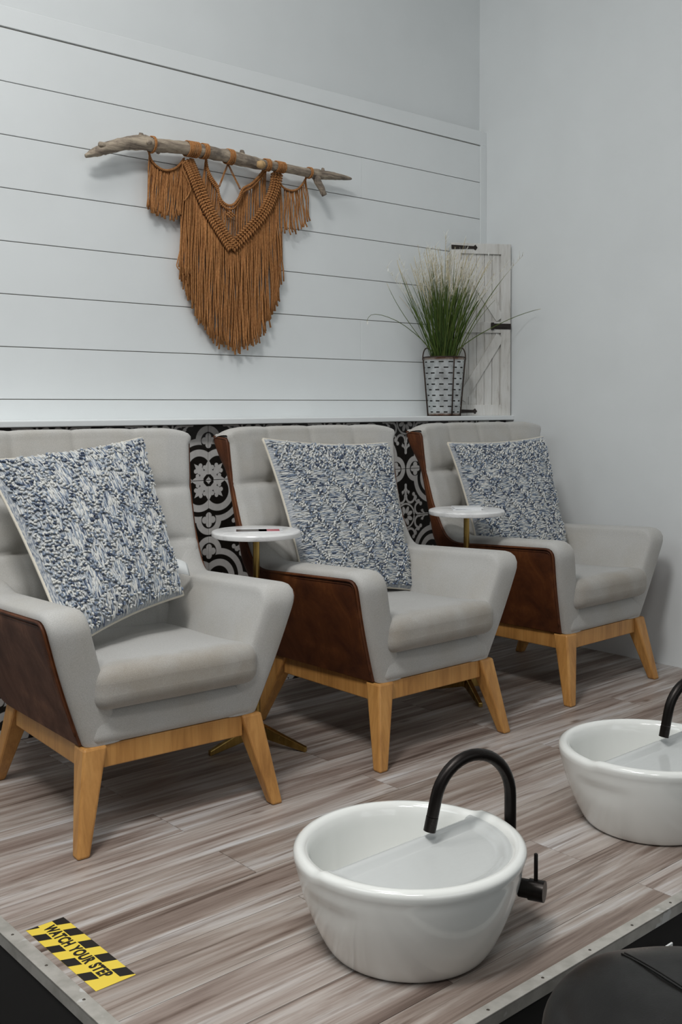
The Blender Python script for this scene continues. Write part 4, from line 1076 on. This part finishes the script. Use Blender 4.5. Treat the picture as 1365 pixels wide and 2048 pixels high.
    # pale hanging florets
    def floret(px, py, L=0.016, w_=0.0042):
        c = at_y(px, py, PB[1] - 0.03) - Vector(root.location); b0 = len(verts)
        pr_ = [(0, 0.15), (0.3, 0.7), (0.7, 1.0), (1.0, 0.25)]
        for t, k in pr_:
            for j in range(6): a = 2 * math.pi * j / 6; verts.append(tuple(c + right * (math.cos(a) * w_ * k) + toward * (math.sin(a) * w_ * k * 0.6) + Vector((0, 0, L * (0.5 - t))))); cols.append((0.78, 0.79, 0.76))
        for i in range(3):
            for j in range(6): faces.append((b0 + i * 6 + j, b0 + i * 6 + (j + 1) % 6, b0 + (i + 1) * 6 + (j + 1) % 6, b0 + (i + 1) * 6 + j))
    for q in ((910, 560), (951, 643), (736, 646), (873, 530), (978, 508), (777, 540)): floret(*q, L=0.030 if q[0] in (910, 951) else 0.018, w_=0.0055 if q[0] in (910, 951) else 0.003)
    me = bpy.data.meshes.new('foliage'); me.from_pydata(verts, [], faces); at = me.color_attributes.new('Col', 'FLOAT_COLOR', 'POINT'); at.data.foreach_set('color', [x for c in cols for x in (*c, 1.0)])
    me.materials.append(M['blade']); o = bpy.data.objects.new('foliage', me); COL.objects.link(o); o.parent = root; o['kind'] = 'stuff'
    return tag(root, 'green ornamental grass with pale feathery tips in the bucket', 'plant')
grass()

# ------------------------------------------------------------------ black stool and white box on the lower floor
def stool():
    zc = 0.150; c = at_z(1402, 2034, zc); root = empty('salon_stool', (c.x, c.y, -0.2)); h = zc + 0.2; R = 0.235
    m = MB(); rows = []; n = 72
    prof = [(0.0, 0.030), (0.05, 0.030), (0.10, 0.027), (0.15, 0.020), (0.19, 0.008), (0.215, -0.006), (0.229, -0.024), (0.235, -0.045), (0.232, -0.066), (0.222, -0.084), (0.20, -0.095), (0.0, -0.097)]
    pr_ = spline([Vector(p) for p in prof], 60)
    sa = math.atan2(-0.3, 0.3)
    for p in pr_:
        row = []
        for j in range(n):
            a = 2 * math.pi * j / n; x, y = p.x * math.cos(a), p.x * math.sin(a)
            z = p.y + 0.004 * noise.noise(Vector((x * 9, y * 9, 2.0))) * (1 if p.y > -0.05 else 0)
            row.append((x, y, h + z))
        rows.append(row)
    m.grid(rows, closed_u=True); seat = m.build('seat', M['blackleather'], root, smooth=True)
    s0 = at_z(1244, 1916, zc + 0.01) - Vector((c.x, c.y, 0)); s1 = at_z(1366, 1992, zc + 0.03) - Vector((c.x, c.y, 0))
    dd = (s1 - s0); dd.z = 0; dd.normalize()
    for off in (0.0, 0.006):
        pts = []; nrm = Vector((-dd.y, dd.x, 0))
        for k in range(40):
            q = Vector((s0.x, s0.y, 0)) + dd * (k * 0.009 - 0.0) + nrm * (off + 0.00004 * k * k)
            r = math.hypot(q.x, q.y)
            if r > 0.226: continue
            zz = min(pr_[:40], key=lambda p: abs(p.x - r)).y; pts.append((q.x, q.y, h + zz + 0.0012))
        if len(pts) > 3:
            mm = MB(); mm.tube(pts, 0.0016, 6); mm.build('seam', M['blackleather'], seat, smooth=True)
    m = MB(); m.lathe([(0, h - 0.115), (0.09, h - 0.115), (0.09, h - 0.098), (0, h - 0.098)], 32); m.build('seat_plate', M['steel'], root, autosm=0.5)
    m = MB(); m.lathe([(0.024, 0.06), (0.024, 0.16), (0.014, 0.165), (0.014, h - 0.115)], 24); m.build('column', M['steel'], root, autosm=0.5)
    for k in range(5):
        a = 2 * math.pi * k / 5 + 0.3; m = MB(); d = Vector((math.cos(a), math.sin(a), 0))
        m.tube([d * 0.015 + Vector((0, 0, 0.085)), d * 0.12 + Vector((0, 0, 0.075)), d * 0.22 + Vector((0, 0, 0.052))], [0.020, 0.016, 0.012], 12); lg = m.build('base_arm', M['steel'], root, smooth=True)
        s_ = Vector((-d.y, d.x, 0)); m = MB(); m.tube([d * 0.22 + Vector((0, 0, 0.024)) - s_ * 0.011, d * 0.22 + Vector((0, 0, 0.024)) + s_ * 0.011], 0.0235, 20); m.build('caster', M['black'], lg, autosm=0.5)
    return tag(root, 'round black leather stool seat in front of the platform edge', 'stool')
stool()
def panel():
    p = at_y(1347, 1885, -2.150); root = empty('white_panel', (p.x, -2.150, -0.2)); h = p.z + 0.2
    m = MB(); m.box(-0.09, 0, 0, 0.004, 0, h); m.build('sheet', M['plastic'], root, bevel=0.001)
    m = MB(); m.box(-0.092, 0.0015, -0.006, 0.016, 0, 0.006); m.build('foot', M['plastic'], root, bevel=0.001)
    return tag(root, 'small white panel standing on the dark floor behind the black stool', 'panel')
panel()
